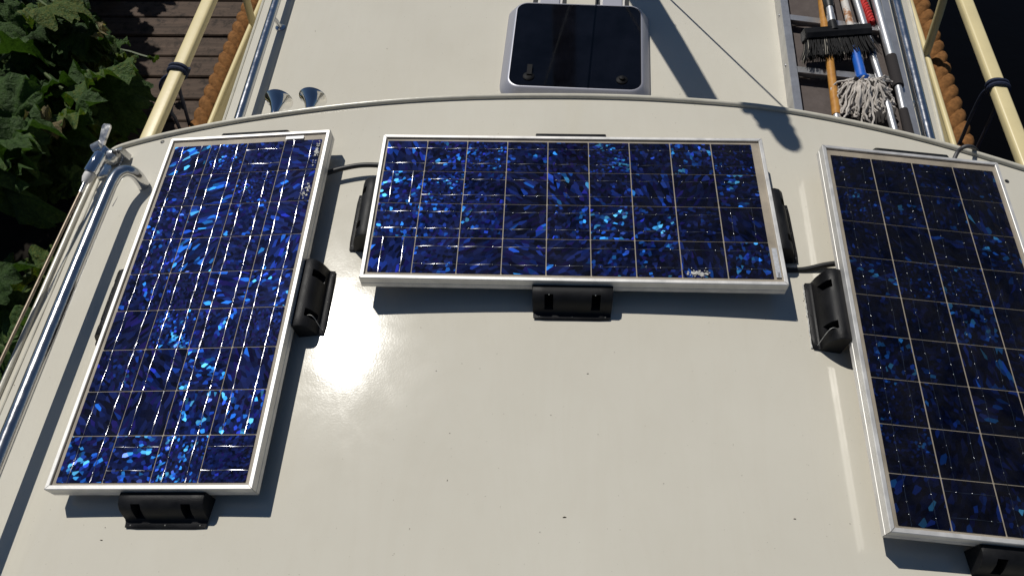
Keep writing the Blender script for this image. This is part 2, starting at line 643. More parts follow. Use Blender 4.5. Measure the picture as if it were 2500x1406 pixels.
M['coir'] = simple('coir_rope', (0.19, 0.088, 0.030), 0.9, var=0.4, vscale=45, bump=0.8, bscale=260, spec=0.15)
M['navy_rope'] = simple('navy_rope', (0.010, 0.018, 0.05), 0.8, var=0.4, vscale=120, bump=0.8, bscale=400)
M['grey_cable'] = simple('grey_cable', (0.06, 0.06, 0.065), 0.5)
M['leaf'] = leaf_mat('leaf_green', (0.021, 0.049, 0.010), (0.052, 0.104, 0.023), (0.12, 0.14, 0.028))
M['leaf_dry'] = leaf_mat('leaf_withered', (0.10, 0.085, 0.04), (0.26, 0.21, 0.11), (0.32, 0.27, 0.16))
M['stalk'] = simple('leaf_stalk_green', (0.05, 0.075, 0.02), 0.6, var=0.3)
M['soil'] = simple('dark_soil', (0.012, 0.010, 0.008), 0.95, var=0.6, vscale=9, bump=1.0, bscale=30, spec=0.1)
M['hull'] = simple('hull_paint', (0.05, 0.055, 0.05), 0.4, var=0.2)
M['olive'] = M['yellow']
M['white_wash'] = simple('dried_dropping', (0.50, 0.49, 0.46), 0.85, var=0.3, vscale=120, bump=0.8, bscale=200)
M['dirt'] = simple('debris_brown', (0.05, 0.035, 0.02), 0.9)
M['sticker'] = simple('faded_sticker', (0.45, 0.46, 0.48), 0.5, var=0.2, vscale=150)
M['ink'] = simple('sticker_ink', (0.03, 0.03, 0.035), 0.6)
M['white_paint'] = wood_mat('mast_varnish', (0.02, 0.012, 0.008), (0.04, 0.025, 0.016), (20, 20, 2), 0.5, 0.1)


def rusty():
    m, nt, b = new_mat('white_paint_with_rust')
    tc = nt.nodes.new('ShaderNodeTexCoord')
    n = node(nt, 'ShaderNodeTexNoise', Scale=26.0, Detail=5.0, Roughness=0.6)
    nt.links.new(tc.outputs['Object'], n.inputs['Vector'])
    rp = ramp(nt, n.outputs['Fac'], [(0.52, (0.60, 0.57, 0.53)), (0.60, (0.40, 0.20, 0.09)), (0.68, (0.22, 0.09, 0.04))])
    nt.links.new(rp.outputs[0], b.inputs['Base Color'])
    b.inputs['Roughness'].default_value = 0.6
    return m


M['white_rust'] = rusty()


def water_mat():
    m, nt, b = new_mat('dark_water')
    b.inputs['Base Color'].default_value = (0.0015, 0.0012, 0.0008, 1)
    b.inputs['Roughness'].default_value = 0.06
    b.inputs['IOR'].default_value = 1.33
    b.inputs['Specular IOR Level'].default_value = 0.25
    tc = nt.nodes.new('ShaderNodeTexCoord')
    n = node(nt, 'ShaderNodeTexNoise', Scale=5.0, Detail=3.0)
    nt.links.new(tc.outputs['Object'], n.inputs['Vector'])
    bp = node(nt, 'ShaderNodeBump', Strength=0.15, Distance=0.02)
    nt.links.new(n.outputs['Fac'], bp.inputs['Height'])
    nt.links.new(bp.outputs[0], b.inputs['Normal'])
    return m


M['water'] = water_mat()

# ------------------------------------------------------------------ setting: water, bank
mb = MB()
mb.add([(-250, -250, -1.9), (250, -250, -1.9), (250, 250, -1.9), (-250, 250, -1.9)], [(0, 1, 2, 3)])
tag(mb.build('water', M['water']), 'dark still water beside the boat', 'water', kind='structure')
mb = MB()
gx = [-120, -30, -10, -6, -5, -4.4, -3.8, -3.3, -2.9, -2.5, -2.2, -2.0]
gy = [-120, -30, -8] + [-4 + i * 0.5 for i in range(21)] + [9, 14, 40, 120]
vs_, fs_ = [], []
for j, y in enumerate(gy):
    for i, x in enumerate(gx):
        z = -1.42 + 0.18 * max(0.0, min(1.0, (-2.9 - x) / 2.0)) + 0.04 * noise.noise((x * 1.3, y * 1.3, 0.0))
        if i == len(gx) - 1:
            z = -2.1
        vs_.append((x, y, z))
for j in range(len(gy) - 1):
    for i in range(len(gx) - 1):
        a = j * len(gx) + i
        fs_.append((a, a + 1, a + 1 + len(gx), a + len(gx)))
mb.add(vs_, fs_)
tag(mb.build('ground', M['soil']), 'dark soil of the bank under the leafy plants', 'ground', kind='structure')

# ------------------------------------------------------------------ boat
boat = empty('boat', (0, 0, -1.9), 'cream painted boat with curved wheelhouse roof, lower cabin roof and pale yellow rails', 'boat')

FE = [(-1.349, 0.10), (-1.347, 0.20), (-1.342, 0.25), (-1.332, 0.29), (-1.315, 0.315), (-1.287, 0.334), (-1.20, 0.356), (-1.106, 0.374), (-0.925, 0.402),
      (-0.626, 0.434), (-0.331, 0.450), (0.018, 0.452), (0.305, 0.444), (0.59, 0.421), (0.922, 0.355), (1.221, 0.268), (1.34, 0.225), (1.42, 0.16), (1.45, 0.05)]


def front_y(x):
    for i in range(len(FE) - 1):
        if FE[i][0] <= x <= FE[i + 1][0]:
            t = (x - FE[i][0]) / (FE[i + 1][0] - FE[i][0])
            p0 = FE[max(0, i - 1)][1]; p1 = FE[i][1]; p2 = FE[i + 1][1]
            return p1 + (p2 - p1) * t
    return FE[0][1] if x < FE[0][0] else FE[-1][1]


fe_s = smooth_path([(x, y, 0) for x, y in FE], 5)
xs = []
for p in fe_s:
    if not xs or p.x > xs[-1] + 1e-4:
        xs.append(p.x)
fy = {round(p.x, 6): p.y for p in fe_s}
mb = MB()
NY = 34
vs_, fs_ = [], []
for x in xs:
    yf = fy[round(x, 6)]
    for j in range(NY):
        t = j / (NY - 1)
        y = -3.2 + (yf + 3.2) * t
        vs_.append((x, y, roof_z(x)))
n = len(xs)
for i in range(n - 1):
    for j in range(NY - 1):
        fs_.append((i * NY + j, (i + 1) * NY + j, (i + 1) * NY + j + 1, i * NY + j + 1))
o0 = len(vs_)
ring = [(0, j) for j in range(NY)] + [(i, NY - 1) for i in range(1, n)] + [(n - 1, j) for j in range(NY - 2, -1, -1)]
for (i, j) in ring:
    p = vs_[i * NY + j]
    vs_.append((p[0], p[1], p[2] - 0.05))
for k in range(len(ring) - 1):
    a = ring[k][0] * NY + ring[k][1]
    b_ = ring[k + 1][0] * NY + ring[k + 1][1]
    fs_.append((a, b_, o0 + k + 1, o0 + k))
mb.add(vs_, fs_)
roof = mb.build('wheelhouse_roof', M['paint'], boat, angle=30)
# raised edge bead along the left side and the front
path = [Vector((-1.349 + 0.008, y, roof_z(-1.341) + 0.0035)) for y in (-3.1, -2.4, -1.8, -1.2, -0.7, -0.35, -0.1)]
path += [Vector((p.x + (0.008 if p.x < -1.32 else 0), p.y - 0.007, roof_z(p.x) + 0.004)) for p in fe_s]
mb = MB()
mb.tube(path, 0.0075, 12)
mb.build('roof_edge_bead', M['bead'], roof)
mb = MB()
mb.tube([Vector((-1.318, y, roof_z(-1.318) + 0.000 + 0.0008 * math.sin(y * 41))) for y in [-3.0 + i * 0.04 for i in range(81)]], 0.0036, 8)
mb.build('sealant_line', M['bead'], roof)
for (px, py) in ((397, 347), (2458, 443)):
    c = at(px, py, -0.05)
    for _ in range(5):
        c = at(px, py, roof_z(c.x))
    mb = MB()
    mb.lathe([(0.0062, 0.0004), (0.0052, 0.0012), (0.003, 0.0002)], c, (0, 0, 1), 14)
    mb.build('bolt_hole', M['black'], roof)
# wheelhouse front wall and sides
mb = MB()
wl = [Vector((x, front_y(x) - 0.06, 0)) for x in (-1.28, -1.1, -0.9, -0.6, -0.3, 0, 0.3, 0.6, 0.9, 1.2, 1.38)]
rings = [[Vector((p.x, p.y, z if z < -0.2 else roof_z(p.x) - 0.04)) for p in [Vector((-1.28, -3.1, 0))] + wl + [Vector((1.38, -3.1, 0))]] for z in (-1.2, -0.1)]
mb.loops(rings, close=False)
mb.build('wheelhouse_wall', M['paint'], boat)


# cabin roof (lower, in front)
def edgeL(y):
    return -1.226


def edgeR(y):
    return 1.311 + (y - 0.717) * 0.084


mb = MB()
vs_, fs_ = [], []
nx, ys = 17, [0.25 + i * 0.35 for i in range(15)]
for y in ys:
    a, b_ = edgeL(y), edgeR(y)
    row = [(a, y, ZD - 0.7), (a, y, ZD - 0.05), (a + 0.004, y, ZD - 0.004)]
    for i in range(nx):
        x = a + 0.012 + (b_ - a - 0.024) * i / (nx - 1)
        row.append((x, y, ZD))
    row += [(b_ - 0.004, y, ZD - 0.004), (b_, y, ZD - 0.05), (b_, y, ZD - 0.7)]
    vs_ += row
w = nx + 6
for j in range(len(ys) - 1):
    for i in range(w - 1):
        fs_.append((j * w + i, j * w + i + 1, (j + 1) * w + i + 1, (j + 1) * w + i))
mb.add(vs_, fs_)
cabin = mb.build('cabin_roof', M['paint'], boat)
for nm, fn, s in (('l', edgeL, 1), ('r', edgeR, -1)):
    mb = MB()
    mb.tube([(fn(y) + s * 0.006, y, ZD - 0.002) for y in (0.3, 1, 2, 3, 4, 5)], 0.0065, 8)
    mb.build('edge_moulding', M['bead'], cabin)

# hull, side decks, bulwarks
GL = [(-1.628, 0.4), (-1.604, 1.345), (-1.557, 2.215), (-1.50, 3.2), (-1.42, 4.6)]
GR = [(1.70, 0.4), (1.727, 1.236), (1.775, 2.234), (1.79, 3.2), (1.76, 4.6)]
for side, G in ((-1, GL), (1, GR)):
    pts = [(G[0][0], -3.2)] + G
    mb = MB()
    rings = [[Vector((x + side * 0.018, y, z)) for x, y in pts] for z in (-2.6, -1.02)]
    mb.loops(rings, close=False)
    mb.build('hull_side', M['hull'], boat)
    mb = MB()
    rings = [[Vector((x, y, -1.33)) for x, y in pts], [Vector((side * 1.1, y, -1.33)) for x, y in pts]]
    mb.loops(rings, close=False)
    mb.build('side_deck', M['paint'], boat)
    mb = MB()
    rings = [[Vector((x + dx, y, z)) for (dx, z) in ((-0.010, -1.36), (-0.010, -1.02), (0.010, -1.02), (0.010, -1.36))] for x, y in pts]
    mb.loops(rings, close=True, cap_first=True, cap_last=True)
    bul = mb.build('bulwark', M['yellow'], boat)
    mb = MB()
    mb.tube(smooth_path([(x, y, -1.012) for x, y in pts], 4), 0.013, 10)
    mb.build('gunwale_cap', M['yellow'], bul)

for side, a, b_, feet in ((-1, Vector((-1.572, 0.875, -0.6)), Vector((-1.547, 1.676, -0.6)), [(-1.560, 2.03, -1.54, 2.07), (-1.625, 0.35, -1.585, 0.42)]),
                          (1, Vector((1.675, 0.795, -0.6)), Vector((1.707, 1.695, -0.6)), [(1.753, 1.83, 1.713, 1.90), (1.705, 0.2, 1.655, 0.2)])):
    d = (b_ - a) / (b_.y - a.y)
    shape = [(x, y) for x, y in rrect(2.0, 1.4, 0.40, 3)]
    mb = MB()
    mb.tube([a + d * (y - a.y) for y in (-1.2, 0.3, 1.2, 2.2, 3.4, 4.8)], 0.0285, len(shape), shape=shape)
    rail = mb.build('guard_rail', M['yellow'], boat)
    for (fx, fyy, tx, ty) in feet:
        mb = MB()
        mb.tube([(fx, fyy, -1.03), ((fx + tx) / 2, (fyy + ty) / 2, -0.8), (tx, ty, -0.612)], 0.0185, 12)
        mb.build('stanchion', M['yellow'], rail)

# ------------------------------------------------------------------ solar panels
PU, PV0, PV1 = 0.2255, -0.482, 0.4965
PITCH, CS = 0.104, 0.1013


def frame_bar_mesh(side):
    prof = [(0, -.033), (0, -.0195), (.0011, -.0190), (.0011, -.0178), (0, -.0172), (0, .0028), (.0012, .0042), (.0084, .0042), (.0094, .0034), (.0094, -.0015), (.003, -.0022), (.003, -.033)]
    cu, cv = [-PU, PU, PU, -PU], [PV0, PV0, PV1, PV1]
    k, k2 = side, (side + 1) % 4
    sg = [(1, 1), (-1, 1), (-1, -1), (1, -1)]
    d = Vector((cu[k2] - cu[k], cv[k2] - cv[k], 0)).normalized() * 0.0008
    r1 = [Vector((cu[k] + sg[k][0] * p, cv[k] + sg[k][1] * p, z)) + d for p, z in prof]
    r2 = [Vector((cu[k2] + sg[k2][0] * p, cv[k2] + sg[k2][1] * p, z)) - d for p, z in prof]
    mb = MB()
    mb.loops([r1, r2], close=True, cap_first=True, cap_last=True)
    return mb.mesh('frame_bar', M['alu'], angle=25)


FRAME = [frame_bar_mesh(i) for i in range(4)]
mb = MB()
h = CS / 2
e = 0.0012
oc = [(-h + e, -h), (h - e, -h), (h, -h + e), (h, h - e), (h - e, h), (-h + e, h), (-h, h - e), (-h, -h + e)]
mb.loops([[Vector((x, y, -0.0002)) for x, y in oc], [Vector((x, y, 0.0002)) for x, y in oc]], cap_last=True)
CELL = mb.mesh('solar_cell', M['cell'], smooth=False)


def busbar_mesh(variant):
    rr = random.Random(variant)
    mb = MB()
    ys = [-0.0505 + 0.101 * i / 20 for i in range(21)]
    w = 0.0005
    vs_, fs_ = [], []
    p0, p1 = rr.uniform(0, 6.28), rr.uniform(0, 6.28)
    for i, y in enumerate(ys):
        x = rr.uniform(-1, 1) * 0.00008
        z = 0.0013 + 0.0011 * math.sin(y * 84 + p0) + 0.00008 * math.sin(y * 300 + p1)
        vs_ += [(x - w, y, z - 0.00003), (x - w * 0.7, y, z), (x + w * 0.7, y, z), (x + w, y, z - 0.00003)]
    for i in range(len(ys) - 1):
        for k in range(3):
            fs_.append((i * 4 + k, i * 4 + k + 1, i * 4 + 5 + k, i * 4 + 4 + k))
    mb.add(vs_, fs_)
    for y0 in (-0.030, 0.018) if variant % 2 else (-0.028, 0.004, 0.030):
        y0 += rr.uniform(-.003, .003)
        mb.lathe([(0.0021, 0.0003), (0.0020, 0.0013), (0.0013, 0.0019), (0.0003, 0.0021)], (0, y0, 0), (0, 0, 1), 6)
    return mb.mesh('busbar', M['busbar'], angle=60)


BUS = [busbar_mesh(i) for i in range(4)]
mb = MB()
e = 0.004
mb.add([(-PU + e, PV0 + e, -0.0014), (PU - e, PV0 + e, -0.0014), (PU - e, PV1 - e, -0.0014), (-PU + e, PV1 - e, -0.0014)], [(0, 1, 2, 3)])
BACK = mb.mesh('backsheet', M['backsheet'], smooth=False, fix=False)
mb = MB()
e = 0.009
mb.add([(-PU + e, PV0 + e, 0.0026), (PU - e, PV0 + e, 0.0026), (PU - e, PV1 - e, 0.0026), (-PU + e, PV1 - e, 0.0026)], [(0, 1, 2, 3)])
GLASS = mb.mesh('cover_glass', M['glass'], smooth=False, fix=False)


def mount_parts(zf, L0=0.093):
    """spoiler bracket in (t, o, z): t along the panel edge, o outwards, zf = roof height under the panel plane"""
    P = [(0.0008, -0.0125), (0.006, -0.0105), (0.015, -0.0100), (0.025, -0.0130), (0.034, -0.0225), (0.0400, -0.036), (0.0440, -0.050),
         (0.0462, zf + 0.0085), (0.0485, zf + 0.0066), (0.052, zf + 0.0060), (0.0600, zf + 0.0055), (0.0625, zf + 0.0035), (0.063, zf + 0.0012)]
    T = [-1.0, -0.975, -0.70, -0.48, 0.48, 0.70, 0.975, 1.0]
    lo, hi = 3, 6                              # pocket spans profile points 3..6
    mb = MB()
    idx = {}

    def pt(ti, pi):
        o, z = P[pi]
        t = T[ti] * L0
        k = 1.0 - 0.05 * (pi / (len(P) - 1))
        t *= k
        if abs(T[ti]) == 1.0:
            z = z - 0.0015 if pi < 11 else z
            if pi >= 11:
                t *= 0.965
        if abs(T[ti]) >= 0.975 and pi >= 11:
            o -= 0.002
        return Vector((t, o, z))
    vs_ = [pt(i, j) for i in range(len(T)) for j in range(len(P))]
    fs_ = []
    for i in range(len(T) - 1):
        for j in range(len(P) - 1):
            if i in (2, 4) and lo <= j < hi:
                continue
            fs_.append((i * len(P) + j, (i + 1) * len(P) + j, (i + 1) * len(P) + j + 1, i * len(P) + j + 1))
    mb.add(vs_, fs_)
    screws = []
    for i in (2, 4):
        a = [pt(i, j) for j in range(lo, hi + 1)]
        b_ = [pt(i + 1, j) for j in range(lo, hi + 1)]
        ob = 0.010
        a0, b0 = Vector((a[0].x, ob, a[0].z)), Vector((b_[0].x, ob, b_[0].z))
        a1, b1 = Vector((a[-1].x, ob, a[-1].z)), Vector((b_[-1].x, ob, b_[-1].z))
        mb.add([a0, b0, b1, a1], [(0, 1, 2, 3)])
        mb.add([a1, b1, b_[-1], a[-1]], [(0, 1, 2, 3)])
        mb.add([a[0], b_[0], b0, a0], [(0, 1, 2, 3)])
        mb.add([a0, a1] + list(reversed(a)), [tuple(range(2 + len(a)))])
        mb.add([b0, b1] + list(reversed(b_)), [tuple(range(2 + len(b_)))])
        screws.append((a0 + b1) / 2 + Vector((0, 0.001, -0.004)))
    for i in (0, len(T) - 1):                  # end walls down to the roof
        e_ = [pt(i, j) for j in range(len(P))]
        base = Vector((e_[0].x, 0.0008, zf + 0.001))
        mb.add(e_ + [base], [tuple(range(len(e_) + 1))])
    holes = [Vector((s * 0.85 * L0 * 0.96, 0.0555, zf + 0.0058)) for s in (-1, 0, 1)]
    return mb, screws, holes


def panel(M4, label, mounts, name='solar_panel'):
    root = empty(name, (0, 0, 0), label, 'solar panel', 'solar panels on the wheelhouse roof', M=M4)
    for f in FRAME:
        obj('frame_bar', f, root)
    obj('backsheet', BACK, root)
    obj('cover_glass', GLASS, root)
    k = 0
    for r in range(9):
        for c in range(4):
            u, v = (c - 1.5) * PITCH, (4 - r) * PITCH
            turned = (c, r) in ((2, 0), (1, 8), (3, 8))
            Mx = Matrix.Translation((u, v, 0))
            ce = obj('solar_cell', CELL, root, Mx)
            for s in (-0.245, 0.245):
                m2 = Matrix.Translation((s * PITCH, 0, 0))
                if turned:
                    m2 = Matrix.Rotation(R(90), 4, 'Z') @ m2
                if (k * 7 + r) % 3 == 0:
                    m2 = m2 @ Matrix.Rotation(math.pi, 4, 'Z')
                obj('busbar', BUS[(k * 5 + c) % 4], ce, m2)
                k += 1
    for (edge, off) in mounts:
        # edge frames in panel coordinates: origin, t axis, o axis
        o, t, w = {'-v': (Vector((off, PV0, 0)), Vector((-1, 0, 0)), Vector((0, -1, 0))),
                   '+v': (Vector((off, PV1, 0)), Vector((1, 0, 0)), Vector((0, 1, 0))),
                   '+u': (Vector((PU, off, 0)), Vector((0, -1, 0)), Vector((1, 0, 0))),
                   '-u': (Vector((-PU, off, 0)), Vector((0, 1, 0)), Vector((-1, 0, 0)))}[edge]
        wp = M4 @ (o + w * 0.055)
        zf = (Vector((0, 0, roof_z(wp.x) - wp.z))).z / (M4.to_3x3() @ Vector((0, 0, 1))).z
        mb, screws, holes = mount_parts(zf)
        fr = Matrix((t, w, Vector((0, 0, 1)))).transposed()
        if fr.determinant() < 0:
            fr = Matrix((-t, w, Vector((0, 0, 1)))).transposed()
        mb.v = [o + fr @ p for p in mb.v]
        mo = obj('mounting_bracket', mb.mesh('mounting_bracket', M['black_abs'], angle=40), root)
        for s in screws:
            q = MB()
            q.lathe([(0.0036, 0), (0.0034, 0.0016), (0.002, 0.0026), (0.0004, 0.0028)], o + fr @ s, fr @ Vector((0, 1, 0.0)), 10)
            obj('screw', q.mesh('screw', M['steel']), mo)
        if label.startswith('darkest') and edge == '-u':
            q = MB()
            rq = random.Random(5)
            q.tube([o + fr @ Vector((t_ * 0.0045, 0.0632 + rq.uniform(-.0006, .0010), zf + 0.0022)) for t_ in range(-19, 20)], [rq.uniform(.0010, .0024) for _ in range(39)], 6)
            obj('sealant_bead', q.mesh('sealant_bead', M['white_wash']), mo)
        if (label.startswith('darkest') and edge == '-u') or (label.startswith('upright') and edge == '+u'):
            q = MB()
            a_, b2_ = screws[0 if edge == '+u' else 1], Vector(((0.074 if edge == '+u' else -0.080), 0.052, zf + 0.008))
            if edge == '+u':
                a_ = max(screws, key=lambda p_: p_.x)
            else:
                a_ = min(screws, key=lambda p_: p_.x)
            q.tube(smooth_path([o + fr @ p_ for p_ in (a_ + Vector((0, .003, 0)), Vector(((a_.x + b2_.x) / 2, 0.043, -0.018)), b2_)], 6), 0.0007, 5)
            obj('loose_thread', q.mesh('loose_thread', M['white_wash']), mo)
        for s in holes:
            q = MB()
            q.lathe([(0.0026, 0), (0.0022, 0.0007), (0.0008, 0.0003)], o + fr @ s, Vector((0, 0, 1)), 8)
            obj('fixing_hole', q.mesh('fixing_hole', M['black']), mo)
    return root


def frame4(c, X, Y):
    X = Vector(X).normalized()
    Y = Vector(Y)
    Y = (Y - X * Y.dot(X)).normalized()
    Z = X.cross(Y)
    return Matrix.Translation(Vector(c)) @ Matrix((X, Y, Z)).transposed().to_4x4()


ML = frame4((-0.8567, -0.2355, 0.0198), (0.9959, 0.0005, 0.0906), (-0.0015, 0.9999, 0.0108))
MM = frame4((0, 0, 0.066), (0, -1, 0), (1, 0, 0))
MR = frame4((0.847, -0.2999, 0.0444), (0.9957, -0.0444, -0.0818), (0.0452, 0.999, 0.0074))
panL = panel(ML, 'upright solar panel nearest the long curved grab rail, with bright glinting cells', [('-v', 0.028), ('+v', 0.0), ('+u', -0.005), ('-u', -0.015)])
panM = panel(MM, 'solar panel lying crosswise between the two upright panels, with a bird dropping', [('-v', 0.0), ('+v', 0.02), ('+u', 0.01), ('-u', 0.008)])
panR = panel(MR, 'darkest upright solar panel, cut off by the right edge of the picture', [('-v', 0.045), ('+v', 0.02), ('+u', 0.0), ('-u', 0.03)])

# sticker on the middle panel
mb = MB()
mb.add([(0.122, 0.4715, 0.0029), (0.2045, 0.4715, 0.0029), (0.2045, 0.4830, 0.0029), (0.122, 0.4830, 0.0029)], [(0, 1, 2, 3)])
st = obj('sticker', mb.mesh('sticker', M['sticker'], smooth=False, fix=False), panM)
cu = bpy.data.curves.new('sticker_lettering', 'FONT')
cu.body = 'R&S'
cu.size = 0.0075
cu.extrude = 0.00005
cu.materials.append(M['ink'])
cu_o = bpy.data.objects.new('lettering_source', cu)
COL.objects.link(cu_o)
bpy.context.view_layer.update()
cu_me = bpy.data.meshes.new_from_object(cu_o.evaluated_get(bpy.context.evaluated_depsgraph_get()))
bpy.data.objects.remove(cu_o)
tx = obj('sticker_lettering', cu_me, st, Matrix.Translation((0.2035, 0.4745, 0.0031)) @ Matrix.Rotation(R(180), 4, 'Z') @ Matrix.Translation((0, -0.006, 0)))
mb = MB()
mb.add([(-0.115, 0.478, 0.0029)] and [(0.105, 0.4705, 0.0029), (0.155, 0.4705, 0.0029), (0.155, 0.4810, 0.0029), (0.105, 0.4810, 0.0029)], [(0, 1, 2, 3)])
M['white_label'] = simple('white_label', (0.8, 0.8, 0.8), 0.35)
obj('sticker', mb.mesh('sticker', M['white_label'], smooth=False, fix=False), panL)


def splat(name, c, M4, rx, ry, seed, label, rot=0.0, n=60):
    rr = random.Random(seed)
    mb = MB()
    for k in range(n):
        a = rr.uniform(0, 6.283)
        d = rr.random() ** 0.6
        x, y = math.cos(a) * d * rx, math.sin(a) * d * ry
        x, y = x * math.cos(rot) - y * math.sin(rot), x * math.sin(rot) + y * math.cos(rot)
        r = rr.uniform(0.0008, 0.0036) * (1.25 - d * 0.7)
        m = 7
        off = rr.uniform(0, 6)
        ringv = [Vector((c[0] + x + math.cos(off + 6.283 * i / m) * r * rr.uniform(.6, 1.5), c[1] + y + math.sin(off + 6.283 * i / m) * r * rr.uniform(.6, 1.3), 0.0027)) for i in range(m)]
        top = [Vector((c[0] + x + (p.x - c[0] - x) * .6, c[1] + y + (p.y - c[1] - y) * .6, 0.0030 + rr.random() * 0.0006)) for p in ringv]
        mb.loops([ringv, top], cap_last=True)
    mb.v = [M4 @ p for p in mb.v]
    ob = mb.build(name, M['white_wash'])
    tag(ob, label, 'dropping')
    return ob


splat('bird_dropping', (0.197, 0.298), MM, 0.009, 0.028, 3, 'white bird dropping smeared on the lower edge of the crosswise solar panel', n=80)
splat('bird_dropping', (0.200, 0.420), ML, 0.006, 0.05, 5, 'chalky pale splashes along the top right corner of the upright panel by the grab rail', n=55)
splat('bird_dropping', (0.195, 0.292), ML, 0.012, 0.030, 8, 'grey smeared spots on the right edge of the upright panel, below its corner splashes', n=40)


# ------------------------------------------------------------------ cables between the panels
def cable(pts, r, mat, label, name='cable'):
    mb = MB()
    mb.tube(smooth_path(pts, 8), r, 10)
    return tag(mb.build(name, mat), label, 'cable')


cable([at(770, 432, -0.0), at(800, 422, 0.002), at(835, 412, 0.006), at(880, 404, 0.010), at(925, 404, 0.012), at(960, 410, 0.008)], 0.0068, M['black'],
      'short arched black cable between the upright panel by the grab rail and the crosswise panel')
cable([at(1880, 655, 0.0), at(1920, 660, -0.010), at(1965, 658, -0.010), at(2010, 648, -0.004), at(2045, 643, 0.000), at(2080, 640, 0.0)], 0.0068, M['black'],
      'thick black cable joining the crosswise panel to the panel cut off at the right')
cable([at(2328, 392, -0.02), at(2338, 372, -0.01), at(2352, 360, 0.005), at(2368, 358, 0.0), at(2382, 366, -0.06), at(2392, 380, -0.16)], 0.0055, M['grey_cable'],
      'thin grey cable looping over the roof edge behind the right hand panel')


# ------------------------------------------------------------------ grab rails
def grab_rail(pts, r, feet, label, n=6):
    root = empty('grab_rail', pts[0], label, 'grab rail')
    mb = MB()
    mb.tube(smooth_path(pts, n), r, 18)
    mb.build('rail_tube', M['steel'], root)
    for (p, zb) in feet:
        mb = MB()
        p = Vector(p)
        mb.tube([p, Vector((p.x + 0.012, p.y, (p.z + zb) / 2)), Vector((p.x + 0.018, p.y, zb + 0.004))], 0.008, 10)
        mb.lathe([(0.020, 0), (0.020, 0.004), (0.012, 0.008)], (p.x + 0.018, p.y, zb), (0, 0, 1), 16)
        mb.build('rail_bracket', M['steel'], root)
    return root


zr = roof_z(-1.21)
hz = zr + 0.080
grab_rail([(-1.190, -2.6, hz), (-1.198, -1.6, hz), (-1.2035, -0.9, hz), (-1.207, -0.545, hz), (-1.209, -0.2, hz), (-1.2095, 0.06, hz), (-1.2085, 0.115, hz), (-1.2035, 0.146, hz - 0.002), (-1.192, 0.164, hz - 0.008),
           (-1.180, 0.170, hz - 0.020), (-1.172, 0.170, hz - 0.038), (-1.170, 0.169, hz - 0.060), (-1.170, 0.168, zr + 0.002)],
          0.0165, [((-1.200, -1.3, hz), roof_z(-1.19))], 'long stainless grab rail with a bent end along the left side of the wheelhouse roof')
grab_rail([(-1.1335, y, ZD + 0.06) for y in (0.42, 0.8, 1.4, 2.0, 3.0)], 0.0165, [((-1.1335, 1.30, ZD + 0.06), ZD), ((-1.1335, 2.4, ZD + 0.06), ZD)],
          'stainless grab rail on the lower cabin roof beside the twin horns')
grab_rail([(1.223 + (y - 0.675) * 0.075, y, ZD + 0.06) for y in (0.40, 0.8, 1.4, 2.0, 3.0)], 0.0175, [((1.24, 0.9, ZD + 0.055), ZD), ((1.345, 2.3, ZD + 0.055), ZD)],
          'stainless grab rail on the lower cabin roof beside the gangway ladder')


# ------------------------------------------------------------------ horns
def horn(px, py, label):
    c = at(px, py, -0.12)
    root = empty('horn', c, label, 'horn', 'twin chrome horns')
    mb = MB()
    y0 = c.y
    prof = [(0.0085, -0.165), (0.0085, -0.09), (0.0100, -0.07), (0.0145, -0.045), (0.021, -0.026), (0.029, -0.012), (0.0385, -0.003), (0.0425, 0.0), (0.0430, 0.0015), (0.0415, 0.0025), (0.036, -0.001), (0.028, -0.010), (0.019, -0.026), (0.012, -0.045), (0.007, -0.07)]
    mb.lathe(prof, c, (0.02, 1, 0.0), 40)
    mb.build('trumpet', M['chrome'], root, angle=60)
    mb = MB()
    mb.lathe([(0.020, 0), (0.020, 0.025), (0.012, 0.03)], (c.x, c.y - 0.195, c.z), (0, 1, 0), 20)
    mb.build('horn_base', M['chrome'], root)
    return root


horn(681, 245, 'chrome trumpet horn nearer the lower cabin grab rail, in front of the roof edge')
horn(764, 240, 'chrome trumpet horn nearer the hatch, partly behind the roof edge')

# ------------------------------------------------------------------ deck hatch
hz = ZD + 0.045
q = [at(1262, 8, hz), at(1566, 20, hz), at(1563, 220, hz), at(1246, 209, hz)]
hc = (q[0] + q[1] + q[2] + q[3]) / 4
X = ((q[1] - q[0]) + (q[2] - q[3])).normalized()
MH = frame4((hc.x, hc.y, ZD), X, Vector((0, 0, 1)).cross(X))
gw = ((q[1] - q[0]).length + (q[2] - q[3]).length) / 2
gh = ((q[0] - q[3]).length + (q[1] - q[2]).length) / 2
hatch = empty('deck_hatch', hc, 'square deck hatch with black acrylic pane and silver rounded frame', 'hatch', M=MH)


def rr3(w, h, r, z):
    return [Vector((x, y, z)) for x, y in rrect(w, h, r, 7)]


def hb(name, mb, mat, parent=hatch, **kw):
    return obj(name, mb.mesh(name, mat, **kw), parent)


